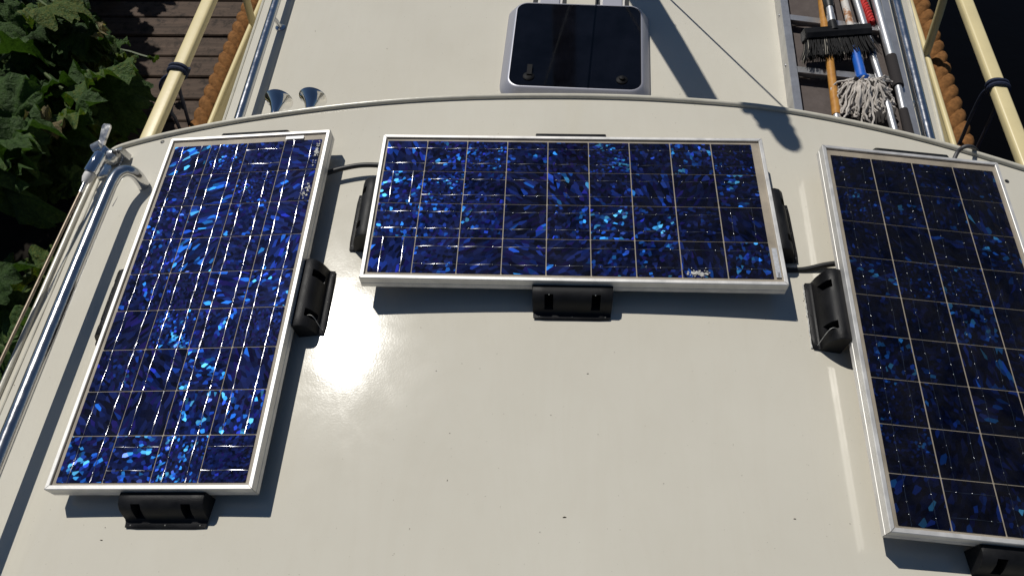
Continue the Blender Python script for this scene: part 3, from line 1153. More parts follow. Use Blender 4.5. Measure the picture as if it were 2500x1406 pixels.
mb = MB()
mb.loops([rr3(gw + .074, gh + .074, .072, 0), rr3(gw + .074, gh + .074, .072, .008), rr3(gw + .060, gh + .060, .066, .016), rr3(gw + .040, gh + .040, .058, .030), rr3(gw + .020, gh + .020, .050, .042),
          rr3(gw + .010, gh + .010, .046, .0465), rr3(gw + .003, gh + .003, .043, .0465), rr3(gw + .001, gh + .001, .042, .040)], close=True)
hb('hatch_frame', mb, M['hatch_frame'], angle=50)
mb = MB()
mb.loops([rr3(gw, gh, .042, .036), rr3(gw, gh, .042, .0435), rr3(gw - .003, gh - .003, .041, .0448)], close=True, cap_last=True)
pane = hb('acrylic_pane', mb, M['acrylic'], smooth=False)
for (sx, up) in ((-0.355, True), (0.355, False)):
    mb = MB()
    c = Vector((sx * gw, -0.395 * gh, .0448))
    mb.lathe([(0.021, 0), (0.021, 0.003), (0.016, 0.006), (0.010, 0.007)], c, (0, 0, 1), 20)
    if up:
        mb.box(c + Vector((0.002, 0.026, 0.008)), (0.018, 0.052, 0.008))
    else:
        mb.lathe([(0.010, 0.006), (0.010, 0.014), (0.004, 0.016)], c, (0, 0, 1), 12)
    hb('hatch_handle', mb, M['matt_black'])
for sx in (-0.245, 0.27):
    mb = MB()
    c = Vector((sx * gw, gh / 2 + 0.038, 0.02))
    mb.box(c, (0.075, 0.06, 0.036))
    hi = hb('hinge', mb, M['hatch_frame'], smooth=False)
    for s in (-1, 1):
        mb = MB()
        mb.box(c + Vector((s * 0.058, -0.002, 0.0)), (0.016, 0.052, 0.034))
        hb('hinge_end', mb, M['black'], hi, smooth=False)
        mb = MB()
        mb.box(c + Vector((s * 0.043, 0.0, -0.004)), (0.012, 0.058, 0.030))
        hb('hinge_block', mb, M['white_plastic'], hi, smooth=False)

# ------------------------------------------------------------------ gangway ladder with boards
lad_o = Vector((1.03, 1.2, ZD))
lad = empty('gangway_ladder', lad_o, 'aluminium gangway ladder with dark boards lying on the lower cabin roof', 'ladder')
zt = ZD + 0.065


def line_pts(a, b_, y0, y1):
    d = (b_ - a) / (b_.y - a.y)
    return a + d * (y0 - a.y), a + d * (y1 - a.y)


aL, bL = at(1951, 273, zt), at(1914, 0, zt)
aR, bR = at(2238, 333, zt), at(2160, 0, zt)
L0, L1 = line_pts(aL, bL, 0.44, 3.4)
R0, R1 = line_pts(aR, bR, 0.44, 3.4)
for (p0, p1, s) in ((L0, L1, 1), (R0, R1, -1)):
    mb = MB()
    d = (p1 - p0).normalized()
    sx = Vector((0, 0, 1)).cross(d) * -1
    cs = [(-0.014, -0.0645), (-0.014, -0.001), (-0.013, 0.0), (0.013, 0.0), (0.014, -0.001), (0.014, -0.006), (-0.0105, -0.007), (-0.0105, -0.058), (0.014, -0.059), (0.014, -0.0645)]
    mb.loops([[p + sx * (c[0] * s) + Vector((0, 0, c[1])) for c in cs] for p in (p0, p1)], close=True, cap_first=True, cap_last=True)
    rl = mb.build('side_rail', M['galv'], lad, angle=25)
    if s == 1:
        for (px, py) in ((1896, 39), (1912, 161)):
            c = at(px, py, ZD + 0.03)
            t = (c.y - p0.y) / (p1.y - p0.y)
            c = p0 + (p1 - p0) * t + Vector((-0.0145, 0, -0.036))
            mb = MB()
            mb.lathe([(0.007, 0), (0.0068, 0.002), (0.004, 0.0035)], c, (-1, 0, 0), 14)
            mb.build('bolt', M['steel'], rl)
rung_y = []
for (pl, pr) in (((1927, 43), (2134, 69)), ((1945, 170), (2160, 193))):
    zc = ZD + 0.052
    a, b_ = at(*pl, zc), at(*pr, zc)
    rung_y.append((a, b_))
dy = rung_y[0][0].y - rung_y[1][0].y
all_r = [(rung_y[1][0] + Vector((-.01, -dy, 0)), rung_y[1][1] + Vector((-.01, -dy, 0)))] + [rung_y[1], rung_y[0]] + [(rung_y[0][0] + Vector((.01 * k, dy * k, 0)), rung_y[0][1] + Vector((.01 * k, dy * k, 0))) for k in (1, 2, 3, 4)]
for a, b_ in all_r:
    if a.y < 0.5:
        continue
    d = (b_ - a).normalized()
    mb = MB()
    mb.box((a + b_) / 2, ((b_ - a).length + 0.05, 0.030, 0.004), Matrix.Rotation(math.atan2(d.y, d.x), 3, 'Z'))
    mb.box((a + b_) / 2 + Vector((0, 0.004, -0.018)), ((b_ - a).length + 0.05, 0.004, 0.030), Matrix.Rotation(math.atan2(d.y, d.x), 3, 'Z'))
    rg = mb.build('rung', M['galv'], lad, smooth=False)
ys = sorted(set([0.45] + [r[0].y for r in all_r if r[0].y > 0.5] + [3.4]))
for i in range(len(ys) - 1):
    y0, y1 = ys[i] + 0.004, ys[i + 1] - 0.004
    a0, b0 = L0 + (L1 - L0) * ((y0 - L0.y) / (L1.y - L0.y)), R0 + (R1 - R0) * ((y0 - R0.y) / (R1.y - R0.y))
    a1, b1 = L0 + (L1 - L0) * ((y1 - L0.y) / (L1.y - L0.y)), R0 + (R1 - R0) * ((y1 - R0.y) / (R1.y - R0.y))
    z = ZD + 0.012
    qd = [Vector((a0.x + .012, a0.y, z)), Vector((b0.x - .012, b0.y, z)), Vector((b1.x - .012, b1.y, z)), Vector((a1.x + .012, a1.y, z))]
    mb = MB()
    mb.loops([[p - Vector((0, 0, .008)) for p in qd], qd], close=True, cap_first=True, cap_last=True)
    mb.build('deck_board', M['gangboard'], lad, smooth=False)

# ------------------------------------------------------------------ tools in the gangway
ZT = ZD + 0.058


def pole(name, label, cat, segs):
    """segs: (mat, radius, [(px,py,z)...], part name)"""
    p = at(*segs[0][2][0])
    root = empty(name, p, label, cat)
    for (mt, r, pts, nm) in segs:
        mb = MB()
        w_ = [at(*q_) for q_ in pts]
        mb.tube(w_, r, 16)
        mb.build(nm, M[mt], root)
    return root


def ext(a, b_, t):
    return tuple(a[i] + (b_[i] - a[i]) * t for i in range(3))


z1 = ZT + 0.014
pole('broom_handle', 'orange varnished wooden broom handle lying under the black brush head', 'broom', [('orange_wood', 0.0145, [(2003, -130, z1), (2006, 0, z1), (2016, 90, z1), (2026, 150, z1), (2042, 282, z1)], 'handle'),
                                                                                                       ('silver_pole', 0.0125, [(2042, 283, z1), (2046, 310, z1)], 'ferrule')])
pole('rusty_pole', 'white painted pole with rust patches beside the black brush', 'pole', [('white_rust', 0.0135, [(2030, -120, z1), (2060, 0, z1), (2078, 70, z1), (2100, 150, z1)], 'shaft')])
pole('boat_hook', 'thinner silver boat hook with dark sleeve passing under the brush head', 'boat hook', [('silver_pole', 0.0135, [(2050, -130, z1), (2090, 0, z1), (2113, 75, z1), (2121, 102, z1)], 'shaft'),
                                                                                                   ('navy_band', 0.0150, [(2121, 102, z1), (2131, 138, z1)], 'sleeve'),
                                                                                                   ('silver_pole', 0.0125, [(2131, 138, z1), (2148, 190, z1), (2184, 322, z1)], 'tip_shaft')])
pole('boat_hook', 'silver telescopic boat hook with black foam grip beside the ladder side rail', 'boat hook', [('silver_pole', 0.0160, [(2098, -140, z1 + .004), (2137, 0, z1 + .004), (2165, 102, z1 + .004), (2176, 142, z1 + .004)], 'shaft'),
                                                                                                       ('foam', 0.0190, [(2175, 140, z1 + .004), (2181, 165, z1 + .004), (2193, 212, z1 + .004)], 'foam_grip'),
                                                                                                       ('silver_pole', 0.0120, [(2192, 210, z1 + .004), (2206, 272, z1 + .004)], 'inner_shaft'),
                                                                                                       ('foam', 0.0150, [(2205, 270, z1 + .004), (2222, 335, z1 + .004)], 'end_grip')])
# red rope: three twisted strands
root = empty('red_rope', at(2115, 20, ZT), 'short red twisted rope lying beside the telescopic boat hook', 'rope')
cpath = smooth_path([at(2086, -70, z1), at(2106, 0, z1), at(2118, 30, z1 - .004), at(2128, 58, z1 - .012)], 20)
for k in range(3):
    mb = MB()
    pts = []
    for i, p in enumerate(cpath):
        th = i * 0.42 + k * 2.094
        pts.append(p + Vector((math.cos(th), 0, math.sin(th))) * 0.0075)
    mb.tube(pts, 0.0078, 8)
    mb.build('rope_strand', M['red_rope'], root)

# deck brush
z2 = ZT + 0.055
root = empty('deck_brush', at(2040, 85, z2), 'black deck brush with wide bristle head and silver handle collar', 'brush')
pa, pb = at(1960, 88, z2), at(2122, 76, z2)
ax = (pb - pa).normalized()
dn = Vector((0, 0, 1)).cross(ax) * -1        # towards the camera
if dn.y > 0:
    dn = -dn
bd = (dn * 0.93 + Vector((0, 0, -0.37))).normalized()   # bristle direction
bu = ax.cross(bd).normalized()
if bu.z < 0:
    bu = -bu
rot = Matrix((ax, -bd, bu)).transposed()
mid = (pa + pb) / 2
Lh = (pb - pa).length
mb = MB()
sec = [(-0.5, -1), (0.5, -1), (0.62, -0.2), (0.5, 0.8), (0.28, 1.0), (-0.28, 1.0), (-0.5, 0.8), (-0.62, -0.2)]
rings = []
for t, k in ((-0.5, 0.8), (-0.485, 1.0), (0.485, 1.0), (0.5, 0.8)):
    rings.append([mid + ax * (t * Lh) + bu * (sx_ * 0.046 * k) + bd * (-sy_ * 0.022 * k) for sx_, sy_ in sec])
mb.loops(rings, close=True, cap_first=True, cap_last=True)
mb.build('brush_head', M['black_abs'], root, angle=30)
rr = random.Random(4)
mb, mp_ = MB(), MB()
for i in range(34):
    for j in range(4):
        for k in range(4):
            t = (i + 0.5 + rr.uniform(-.25, .25)) / 34 - 0.5
            s = (j + 0.5) / 4 - 0.5
            base = mid + ax * (t * Lh * 0.96) + bu * (s * 0.042) + bd * 0.018
            spread = ax * (t * 0.030 + rr.gauss(0, 0.007)) + bu * (s * 0.030 + rr.gauss(0, 0.006))
            if abs(t) > 0.45:
                spread += ax * (math.copysign(0.010, t) * rr.random())
            ln = 0.075 + rr.gauss(0, 0.004)
            tgt = mp_ if rr.random() < 0.018 or (t < -0.46 and rr.random() < 0.25) else mb
            tgt.tube([base, base + bd * ln * 0.5 + spread * 0.4, base + bd * ln + spread], [0.0015, 0.0014, 0.0010], 3, cap=False)
tag(mb.build('bristles', M['bristle'], root, fix=False), kind='stuff')
tag(mp_.build('frayed_bristles', M['bristle_pale'], root, fix=False), kind='stuff')
hd = [at(2036, 78, z2 + .012), at(2031, 55, z2 + .016), at(2025, 20, z2 + .018), at(2019, -10, z2 + .018), at(2003, -110, z2 + .01)]
mb = MB(); mb.tube([hd[0], hd[1]], [0.0185, 0.0155], 14); mb.build('socket', M['black_abs'], root)
mb = MB(); mb.tube([hd[1], at(2028, 38, z2 + .017)], 0.0142, 14); mb.build('handle_collar', M['galv'], root)
mb = MB(); mb.tube([at(2028, 38, z2 + .017), hd[2]], 0.0122, 14); mb.build('handle_tube', M['silver_pole'], root)
mb = MB(); mb.tube([hd[2], at(2022, 6, z2 + .018), hd[3], hd[4]], [0.014, 0.019, 0.020, 0.017], 14); mb.build('grip_nut', M['black'], root)

# mop
root = empty('mop', at(2110, 240, ZT), 'blue handled mop with pale cotton strands beside the orange handle', 'mop')
zm = ZT + 0.03
mb = MB()
mb.tube([at(2075, 70, z1 + .012), at(2090, 135, z1 + .018), at(2098, 165, zm), at(2105, 198, zm)], [0.0155, 0.0165, 0.017, 0.018], 16)
mb.build('handle', M['blue_grip'], root)
mb = MB()
mb.lathe([(0.017, 0), (0.024, 0.006), (0.026, 0.014), (0.016, 0.022)], at(2105, 190, zm), (at(2110, 215, zm) - at(2105, 190, zm)), 16)
mb.build('collar', M['blue_grip'], root)
rr = random.Random(9)
top = at(2107, 202, zm + 0.004)
mb, md = MB(), MB()
for k in range(190):
    u = rr.uniform(-1, 1)
    ex = at(2110 + u * 68 + rr.gauss(0, 4), 262 + rr.gauss(0, 17) - abs(u) * 26, ZT + 0.012 + abs(rr.gauss(0, .014)) * (1 - abs(u) * .5))
    lay = rr.random()
    m1 = top + (ex - top) * 0.45 + Vector((u * 0.018 + rr.gauss(0, .006), 0.004 + rr.gauss(0, .006), 0.010 + 0.034 * lay * (1 - 0.6 * abs(u))))
    m2 = top + (ex - top) * 0.8 + Vector((rr.gauss(0, .010), rr.gauss(0, .008), 0.020 * lay * (1 - 0.7 * abs(u))))
    st_ = top + Vector((u * 0.030, rr.uniform(-.004, .006), rr.uniform(-0.012, 0.012)))
    tail = ex + Vector((rr.gauss(0, .012), -abs(rr.gauss(0, .010)), -0.008))
    pts = smooth_path([st_, m1, m2, ex, tail], 5)
    pts = [p + Vector((math.sin(i * 1.5 + k), math.cos(i * 1.7 + k), math.sin(i * 1.3 + 2 * k))) * 0.0016 for i, p in enumerate(pts)]
    (mb if rr.random() < 0.9 else md).tube(pts, 0.0034, 6)
tag(mb.build('mop_strands', M['mop'], root, fix=False), kind='stuff')
for k in range(46):  # dark lower strands paint in the shadow under the mop
    u = rr.uniform(-0.55, 1)
    ex = at(2125 + u * 55, 292 + rr.gauss(0, 8), ZT + 0.006)
    stt = at(2125 + u * 48, 258, ZT + 0.008)
    md.tube(smooth_path([stt, (stt + ex) / 2 + Vector((rr.gauss(0, .008), 0, .012)), ex], 4), 0.0042, 6)
tag(md.build('shade_strands', M['mop_shade'], root, fix=False), kind='stuff')


# ------------------------------------------------------------------ rope fenders along both sides
def rope_fender(G, side, label):
    pts = smooth_path([(x + side * 0.060, y, -1.055) for x, y in [(G[0][0], -0.4)] + G], 14)
    # resample evenly
    out = [pts[0]]
    for p in pts[1:]:
        while (p - out[-1]).length > 0.018:
            out.append(out[-1] + (p - out[-1]).normalized() * 0.018)
    root = empty('rope_fender', out[0], label, 'fender', 'coir rope fenders')
    for k in range(3):
        mb = MB()
        sp = []
        for i, p in enumerate(out):
            th = side * -2 * math.pi * (i * 0.018) / 0.235 + k * 2.0944
            sp.append(p + Vector((math.cos(th), 0, math.sin(th))) * 0.0215)
        mb.tube(sp, 0.0345, 12)
        mb.build('rope_strand', M['coir'], root)
    return root


rope_fender(GL, -1, 'thick brown coir rope fender between the boat and the wooden dock')
rope_fender(GR, 1, 'thick brown coir rope fender over the dark water')


# ------------------------------------------------------------------ navy rope ties on the guard rails
def tie(a, b_, cy, hang, loop, label):
    d = (b_ - a).normalized()
    c = a + d * ((cy - a.y) / d.y)
    root = empty('rope_tie', c, label, 'rope')
    sx = Vector((0, 0, 1)).cross(d) * -1
    mb = MB()
    pts = []
    for i in range(49):
        th = 2 * math.pi * i / 24
        k = 1.0 + 0.06 * math.sin(3 * th)
        pts.append(c + sx * (math.cos(th) * 0.0355 * k) + Vector((0, 0, math.sin(th) * 0.029 * k)) + d * (-0.018 + 0.040 * i / 48 + 0.006 * math.sin(th)))
    mb.tube(pts, 0.0085, 8)
    mb.build('wrap', M['navy_rope'], root)
    for h_ in hang:
        mb = MB()
        mb.tube(smooth_path([c + Vector((0.01, 0, -0.02))] + h_, 6), 0.0075, 8)
        mb.build('rope_end', M['navy_rope'], root)
    if loop:
        mb = MB()
        mb.tube(smooth_path(loop, 6), 0.008, 8)
        mb.build('rope_loop', M['navy_rope'], root)
    return root


rlA, rlB = Vector((-1.572, 0.875, -0.6)), Vector((-1.547, 1.676, -0.6))
cy = at(437, 175, -0.6).y
tie(rlA, rlB, cy, [[at(438, 215, -0.70), at(450, 260, -0.88), at(464, 310, -1.05)], [at(418, 262, -0.72), at(428, 290, -0.86), at(442, 322, -1.0)]],
    [at(420, 180, -0.60), at(400, 192, -0.63), at(392, 212, -0.68), at(402, 232, -0.72), at(418, 262, -0.72)], 'navy rope wound twice round the pale yellow rail above the dock')
rrA, rrB = Vector((1.675, 0.795, -0.6)), Vector((1.707, 1.695, -0.6))
cy = at(2433, 214, -0.6).y
tie(rrA, rrB, cy, [[at(2405, 222, -0.66), at(2375, 275, -0.80), at(2345, 345, -1.0), at(2330, 375, -1.05)], [at(2430, 262, -0.72), at(2405, 320, -0.88), at(2380, 372, -1.05)]],
    None, 'navy rope tied round the pale yellow rail above the dark water')

# ------------------------------------------------------------------ folded antenna on a ratchet mount
zb = roof_z(-1.30)
base = at(272, 408, zb)
ant = empty('radio_antenna', base, 'folded whip antenna on a chrome ratchet mount at the front corner of the roof', 'antenna')
mb = MB()
c = at(268, 412, zb + 0.004)
mb.loops([[c + Vector((x, y, z)) for x, y in rrect(0.062, 0.070, 0.012, 4)] for z in (-0.006, 0.006)] + [[c + Vector((x, y, 0.009)) for x, y in rrect(0.056, 0.064, 0.012, 4)]], cap_last=True)
mb.build('base_plate', M['fitting'], ant)
mb = MB()
cp = at(272, 384, zb + 0.034)
mb.lathe([(0.004, -0.022), (0.015, -0.020), (0.021, -0.010), (0.023, 0.0), (0.021, 0.010), (0.015, 0.019), (0.004, 0.022)], cp, (0.8, 0.3, 0.5), 20)
mb.build('ratchet_body', M['fitting'], ant)
mb = MB()
c2 = at(299, 378, zb + 0.028)
mb.box(c2, (0.026, 0.020, 0.036), Matrix.Rotation(R(-20), 3, 'Y'))
mb.box((c2 + Vector((-0.02, 0, 0.0))), (0.02, 0.012, 0.03))
mb.build('clamp', M['fitting'], ant, smooth=False)
mb = MB()
mb.lathe([(0.006, 0), (0.006, 0.004), (0.003, 0.005)], c2 + Vector((0.0, -0.005, 0.018)), (0, -0.4, 1), 10)
mb.lathe([(0.006, 0), (0.006, 0.004), (0.003, 0.005)], at(280, 372, zb + 0.058), (0, -0.4, 1), 10)
mb.build('set_screw', M['black'], ant)
f0, f1 = at(247, 378, zb + 0.052), at(220, 424, zb + 0.046)
mb = MB()
mb.tube([f0, f0 + (f1 - f0) * 0.1, f0 + (f1 - f0) * 0.9, f1], [0.0180, 0.0200, 0.0200, 0.0185], 20)
mb.tube([cp, f0 + (f0 - f1) * 0.25, f0], [0.012, 0.014, 0.014], 14)
mb.build('ferrule', M['chrome'], ant)
mb = MB()
k0 = at(240, 360, zb + 0.060)
mb.lathe([(0.003, -.016), (0.016, -.014), (0.017, .010), (0.004, .014)], k0, (0.9, 0.4, 0.2), 16)
lv = [at(245, 362, zb + 0.060), at(252, 340, zb + 0.068), at(262, 306, zb + 0.080)]
d_ = (lv[2] - lv[0]).normalized()
sd = d_.cross(Vector((0, 0, 1))).normalized()
rings = []
for p, w_ in ((lv[0], 0.008), (lv[1], 0.009), (lv[2] - d_ * 0.006, 0.012), (lv[2] + d_ * 0.002, 0.009)):
    up_ = sd.cross(d_)
    rings.append([p + sd * (x * w_) + up_ * (y * 0.004) for x, y in ((-1, -1), (1, -1), (1, 1), (-1, 1))])
mb.loops(rings, cap_first=True, cap_last=True)
mb.build('lever', M['fitting'], ant)
w0, w1 = f1, at(207, 447, zb + 0.042)
mb = MB()
mb.tube([w0, w0 + (w1 - w0) * 0.55, w1], [0.0145, 0.0140, 0.0085], 16)
mb.build('white_sleeve', M['white_plastic'], ant)
rod = [at(207, 447, zb + 0.042), at(196, 470, zb + 0.040), at(150, 566, zb + 0.034), at(80, 715, zb + 0.026), at(-5, 895, zb + 0.020), at(-160, 1230, zb + 0.02)]
mb = MB()
mb.tube([rod[0], rod[1]], [0.0060, 0.0050], 12)
mb.build('rod_ferrule', M['steel'], ant)
mb = MB()
mb.tube(rod[1:], 0.0042, 10)
mb.build('whip_rod', M['brass_rod'], ant)
cable([at(262, 398, zb + .012), at(300, 425, zb + .006), at(312, 438, zb + .006), at(296, 470, zb + 0.006), at(276, 505, zb + .006)], 0.003, M['grey_cable'], 'thin grey cable curling from the antenna mount under the bent grab rail')

# ------------------------------------------------------------------ mast leaning aft over the foredeck (out of the picture; its shadow falls on deck and roof)
S1 = Vector((-0.438, 0.588, 1.0))
mt0 = Vector((0.0, 2.5, ZD))
tip = Vector((0.61, 0.262, roof_z(0.61))) + S1 * 1.25
mast = empty('mast', mt0, 'mast leaning aft whose shadow crosses the lower cabin roof', 'mast')
mb = MB()
ml = tip - mt0
mb.tube([mt0, mt0 + ml * 0.5, mt0 + ml * 0.85, mt0 + ml * 0.985, mt0 + ml * 0.995, mt0 + ml], [0.060, 0.057, 0.037, 0.031, 0.024, 0.010], 18)
mb.build('mast_pole', M['white_paint'], mast)
mb = MB()
rr = random.Random(2)
for i in range(34):
    u = i / 33
    c = mt0 + ml * (0.84 + 0.128 * u) + Vector((rr.gauss(0, .010) - 0.010 * (1 - u), 0, rr.gauss(0, .006)))
    k = (0.066 - 0.026 * max(0, u - 0.6) / 0.4) * rr.uniform(.78, 1.1)
    mb.lathe([(k * .5, -.016), (k * .95, -.009), (k, 0), (k * .95, .009), (k * .5, .016)], c, ml + Vector((rr.gauss(0, .3), rr.gauss(0, .3), 0)), 10)
mb.build('furled_cloth', M['navy_rope'], mast)
mb = MB()
mb.box(mt0 + ml * 0.47 + Vector((0.047, 0, 0)), (0.014, 0.03, 0.05))
mb.build('cleat', M['steel'], mast)


def stay(pa_, pb_, t0, t1, k0_, k1_, label):
    a_, b2 = at(*pa_), at(*pb_)
    w0_ = a_ + (a_ - b2) * t0 + S1 * k0_
    w1_ = b2 + (b2 - a_) * t1 + S1 * k1_
    mb = MB()
    mb.tube([w0_, w1_], 0.0036, 6)
    tag(mb.build('stay_wire', M['steel']), label, 'wire')


stay((1637, 0, ZD), (1908, 258, ZD), 0.8, 0.12, 0.15, 0.5, 'stay wire whose thin slanting shadow ends at the gangway ladder')
stay((1457, 0, ZD + .045), (1440, 222, ZD + .03), 0.8, 0.03, 0.15, 0.5, 'stay wire whose thin shadow crosses the black hatch pane')

# ------------------------------------------------------------------ dock
dock = empty('dock', (-2.2, 1.5, -1.36), 'weathered brown wooden dock of wide planks beside the boat', 'dock')
gaps = [2.614, 2.461, 2.298, 2.131, 1.965, 1.797, 1.636]
gaps = [gaps[0] + 0.162 * k for k in range(9, 0, -1)] + gaps + [gaps[-1] - 0.162 * k for k in range(1, 3)]
rr = random.Random(6)
for i in range(len(gaps) - 1):
    y1, y0 = gaps[i] - 0.006, gaps[i + 1] + 0.006
    mb = MB()
    x0, x1 = -2.75 + rr.uniform(-.04, .04), -1.715 + rr.uniform(-.012, .012)
    cy = (y0 + y1) / 2
    hw = (y1 - y0) / 2
    dz = rr.uniform(-.004, .004)
    sec = [(-hw, -.035), (-hw, -.006), (-hw + .006, 0), (hw - .006, 0), (hw, -.006), (hw, -.035)]
    mb.loops([[Vector((x, cy + a * rr.uniform(.985, 1.0), -1.30 + dz + b2)) for a, b2 in sec] for x in (x0, x0 + .3, x0 + .6, x1)], cap_first=True, cap_last=True)
    mb.build('plank', M['plank'], dock, angle=25)
for x in (-2.55, -1.9):
    mb = MB()
    mb.box((x, 2.6, -1.42), (0.09, 2.6, 0.14))
    mb.build('joist', M['plank'], dock, smooth=False)


# ------------------------------------------------------------------ broad-leaved plants on the bank
def leaf_mesh(seed, mat, lobes):
    rr = random.Random(seed)
    na, nr = 72, 10
    ph = [rr.uniform(0, 6.28) for _ in range(6)]
    fold = rr.uniform(-0.15, 0.55)
    droop = rr.uniform(0.15, 0.6)
    vs_ = [Vector((0, 0, 0))]
    for i in range(1, nr + 1):
        t = i / nr
        for k in range(na):
            a = 2 * math.pi * k / na
            # notch at a = pi (stalk), pointed forward at a = 0
            rad = 0.84 + 0.13 * math.cos(a) + 0.035 * math.cos(lobes * a + ph[0]) + 0.035 * math.sin(11 * a + ph[1]) + 0.028 * math.sin(23 * a + ph[2]) + 0.02 * math.sin(37 * a + ph[3])
            nt_ = abs((a - math.pi))
            rad *= 0.30 + 0.70 * min(1.0, nt_ / 0.42) ** 0.6
            rr_ = rad * t
            x, y = rr_ * math.cos(a), rr_ * math.sin(a) * 0.95
            z = 0.10 * math.sin(math.pi * 0.5 * t) - 0.20 * t * t + fold * abs(y) - droop * max(0.0, x) ** 2
            z += 0.15 * t * t * math.sin(lobes * a + ph[3]) + 0.12 * t ** 2.5 * math.sin(9 * a + ph[4] + 2 * t) + 0.075 * t ** 3 * math.sin(17 * a + ph[5]) + 0.035 * t ** 2 * math.sin(29 * a + ph[1])
            z += 0.05 * t * abs(math.sin(3.5 * a))
            z += 0.13 * t * noise.noise((x * 2.3 + seed, y * 2.3, 0.3)) + 0.06 * noise.noise((x * 6 + seed, y * 6, 0.7))
            vs_.append(Vector((x, y, z)))
    fs_ = []
    for k in range(na):
        fs_.append((0, 1 + k, 1 + (k + 1) % na))
    for i in range(nr - 1):
        for k in range(na):
            a = 1 + i * na + k
            b_ = 1 + i * na + (k + 1) % na
            fs_.append((a, a + na, b_ + na, b_))
    mb = MB()
    mb.add(vs_, fs_)
    return mb.mesh('leaf', mat, angle=180, fix=True)


LEAF = [leaf_mesh(20 + i, M['leaf'], 3 + i % 4) for i in range(12)]
DRY = [leaf_mesh(60 + i, M['leaf_dry'], 4 + i) for i in range(2)]


def put_leaf(root, c, size, nrm, yaw, dry=False, stalk=True, base=None):
    nrm = Vector(nrm).normalized()
    q = Vector((0, 0, 1)).rotation_difference(nrm) @ Quaternion((0, 0, 1), yaw)
    Mx = Matrix.Translation(c) @ q.to_matrix().to_4x4() @ Matrix.Diagonal((size, size * random.uniform(.85, 1.1), size * random.uniform(.8, 1.3), 1))
    lf = obj('leaf', random.choice(DRY if dry else LEAF), root, root.matrix_world.inverted() @ Mx)
    if stalk:
        p0 = Vector(base) if base else root.matrix_world.translation
        mid_ = (c + p0) / 2 + Vector((random.uniform(-.05, .05), random.uniform(-.05, .05), 0.12))
        mb = MB()
        mb.tube(smooth_path([p0, mid_, c + Vector((0, 0, -0.005))], 4), [0.011] * 4 + [0.008] * 5, 6)
        mb.build('leaf_stalk', M['stalk'], root)
    return lf


# visible leaves: photo position, height, half size, normal tilt (x, y), dry
VIS = {
    'burdock plant with pale leaf at the picture corner, farthest from the boat': ((-3.35, 2.75), [(120, 20, -0.62, .13, (.2, .3)), (170, 35, -0.70, .12, (-.3, .5)), (60, 20, -0.8, .12, (.4, .2)), (20, 55, -0.75, .12, (.5, -.2)), (95, 70, -0.75, .10, (-.5, .2)), (165, 10, -0.85, .11, (.1, .6))]),
    'burdock plant with withered yellow leaf tip beside the shaded planks': ((-2.75, 2.35), [(205, 85, -0.78, .11, (.1, .4)), (215, 122, -0.85, .15, (.3, -.2)), (248, 78, -0.72, .055, (.6, -.3), 1), (185, 62, -0.80, .12, (-.2, .4)), (282, 104, -0.95, .075, (.2, .3)), (150, 105, -0.92, .12, (.5, .3)), (262, 150, -1.05, .09, (.1, .2))]),
    'burdock plant with two broad ribbed leaves, nearest to the rope tie': ((-2.6, 1.95), [(232, 190, -0.70, .175, (.25, .15)), (248, 228, -0.78, .155, (.35, -.35)), (262, 268, -0.88, .105, (.45, -.4)), (300, 152, -1.0, .065, (.3, .3)), (312, 142, -1.05, .05, (-.3, .5))]),
    'burdock plant with dark curled leaves in the middle of the thicket': ((-2.95, 2.0), [(118, 165, -0.88, .14, (-.3, -.35)), (60, 215, -0.85, .12, (.1, .5)), (140, 205, -0.74, .155, (.35, .2)), (190, 235, -0.80, .11, (-.3, .5)), (95, 190, -0.9, .11, (.4, .3))]),
    'burdock plant with a tan withered leaf in front of the antenna mount': ((-2.65, 1.5), [(160, 288, -0.66, .145, (.1, .45)), (182, 318, -0.72, .16, (.4, -.15)), (112, 306, -0.60, .085, (-.4, -.3), 1), (140, 345, -0.80, .14, (.55, -.35)), (215, 255, -0.80, .11, (.2, .5)), (168, 358, -0.92, .09, (.6, -.3))]),
    'burdock plant with one large drooping leaf at the left picture edge': ((-3.0, 1.6), [(35, 285, -0.62, .175, (.3, -.25)), (-10, 250, -0.66, .15, (.2, .2)), (22, 130, -0.75, .13, (.5, .2)), (40, 165, -0.85, .11, (.7, .1)), (8, 190, -0.88, .13, (.5, .4))]),
    'burdock plant with three overlapping ribbed leaves beside the antenna rod': ((-2.55, 1.15), [(35, 345, -0.58, .165, (.4, .2)), (52, 392, -0.62, .155, (.35, -.2)), (30, 430, -0.66, .165, (.3, -.35)), (-25, 380, -0.6, .16, (.2, .1)), (60, 455, -0.74, .12, (.45, -.4))]),
    'low burdock plant half hidden behind the roof edge, nearest to the camera': ((-2.35, 0.35), [(18, 790, -0.88, .14, (.4, -.1)), (25, 850, -0.85, .15, (.3, -.4)), (-15, 720, -0.82, .14, (.5, .2)), (60, 715, -1.0, .11, (.5, .3)), (110, 640, -1.15, .10, (.2, .2))]),
}
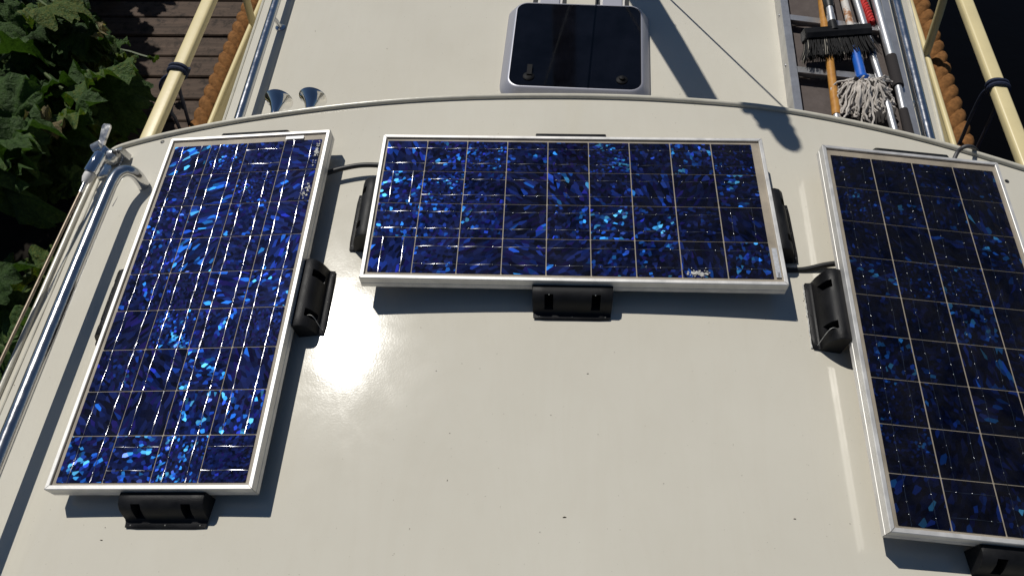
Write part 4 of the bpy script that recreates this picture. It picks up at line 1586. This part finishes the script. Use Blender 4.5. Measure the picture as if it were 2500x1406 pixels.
for lab, (bxy, lst) in VIS.items():
    root = empty('burdock_plant', (bxy[0], bxy[1], -1.40), lab, 'plant', 'leafy plants on the bank')
    for it in lst:
        c = at(it[0], it[1], it[2])
        put_leaf(root, c, it[3] * (1.22 if len(it) == 5 else 1.0), (it[4][0] * -0.9 + random.gauss(0, .22), it[4][1] * 1.0 + random.gauss(0, .22), 1.0), random.uniform(0, 6.28), dry=len(it) > 5)
        if len(it) == 5:                     # a smaller leaf tucked under it
            c2_ = c + Vector((random.uniform(-.14, .10), random.uniform(-.14, .14), random.uniform(-.20, -.08)))
            put_leaf(root, c2_, it[3] * random.uniform(.55, .85), (random.gauss(0, .5), random.gauss(0, .5), 1.0), random.uniform(0, 6.28), dry=random.random() < 0.06)
    for k in range(7):                       # lower leaves in the shade
        a = random.uniform(0, 6.28)
        c = Vector((bxy[0] + math.cos(a) * random.uniform(.1, .42), bxy[1] + math.sin(a) * random.uniform(.1, .42), random.uniform(-1.24, -1.02)))
        put_leaf(root, c, random.uniform(.11, .17), (random.gauss(0, .3), random.gauss(0, .3), 1), random.uniform(0, 6.28))
# unseen tall plants added just outside the picture to shade bank and dock
for lab, (bx_, by_, hh) in {'unseen tall burdock plant added for shade beyond the left edge of the picture, toward the bow': (-3.75, 3.3, 0.2),
                            'unseen tall burdock plant added for shade beyond the left edge of the picture, behind the drooping leaf': (-3.55, 2.3, 0.1),
                            'unseen tall burdock plant added for shade beyond the left edge of the picture, behind the ribbed leaves': (-3.25, 1.6, 0.1),
                            'unseen tall burdock plant added for shade beyond the left edge of the picture, beside the antenna rod': (-3.0, 0.9, 0.0),
                            'unseen tall burdock plant added for shade beyond the top of the picture, shading the planks': (-2.95, 2.75, -0.05),
                            'unseen tall burdock plant added for shade beyond the top of the picture, farther along the dock': (-2.95, 3.45, -0.05)}.items():
    root = empty('burdock_plant', (bx_, by_, -1.32), lab, 'plant', 'leafy plants on the bank')
    for k in range(30):
        a = random.uniform(0, 6.28)
        d = random.uniform(.05, .48)
        zz = random.uniform(-0.55, hh)
        c = Vector((bx_ - 0.1 + math.cos(a) * d * .8, by_ + math.sin(a) * d, zz))
        put_leaf(root, c, random.uniform(.14, .22), (random.gauss(0, .3), random.gauss(0, .3), 1), random.uniform(0, 6.28), stalk=k % 2 == 0)

# ------------------------------------------------------------------ small debris on the paint
mb = MB()
rr = random.Random(31)
spots = [(1435, 912, .004), (1378, 1262, .006), (1940, 1266, .0045), (248, 1318, .005), (257, 1287, .002), (808, 570, .002), (1318, 1298, .002), (1092, 1172, .003), (1065, 905, .002), (770, 77, .004), (945, 120, .003), (1660, 231, .003), (1098, 1057, .002), (1790, 1085, .0018),
         (2075, 1278, .002), (1460, 1060, .002), (35, 940, .003), (1000, 1290, .002), (1962, 735, .003), (1345, 1013, .0018), (1500, 860, .0015), (1230, 1010, .0015), (1620, 1180, .0018)]
for (px, py, r_) in spots:
    r_ *= 0.62
    c = at(px, py, ZD if py < 225 else 0.0)
    if py >= 225:
        for _ in range(5):
            c = at(px, py, roof_z(c.x))
    a = rr.uniform(0, 3.1)
    dx, dy_ = Vector((math.cos(a), math.sin(a), 0)), Vector((-math.sin(a), math.cos(a), 0))
    ringv = [c + dx * (math.cos(t) * r_ * rr.uniform(.8, 1.2)) + dy_ * (math.sin(t) * r_ * .35 * rr.uniform(.7, 1.3)) + Vector((0, 0, .0004)) for t in [6.283 * i / 8 for i in range(8)]]
    mb.loops([ringv, [c + (p - c) * .5 + Vector((0, 0, .0012)) for p in ringv]], cap_last=True)
tag(mb.build('debris', M['dirt']), 'scattered tiny brown specks and seeds lying on the cream paint', 'debris', kind='stuff')
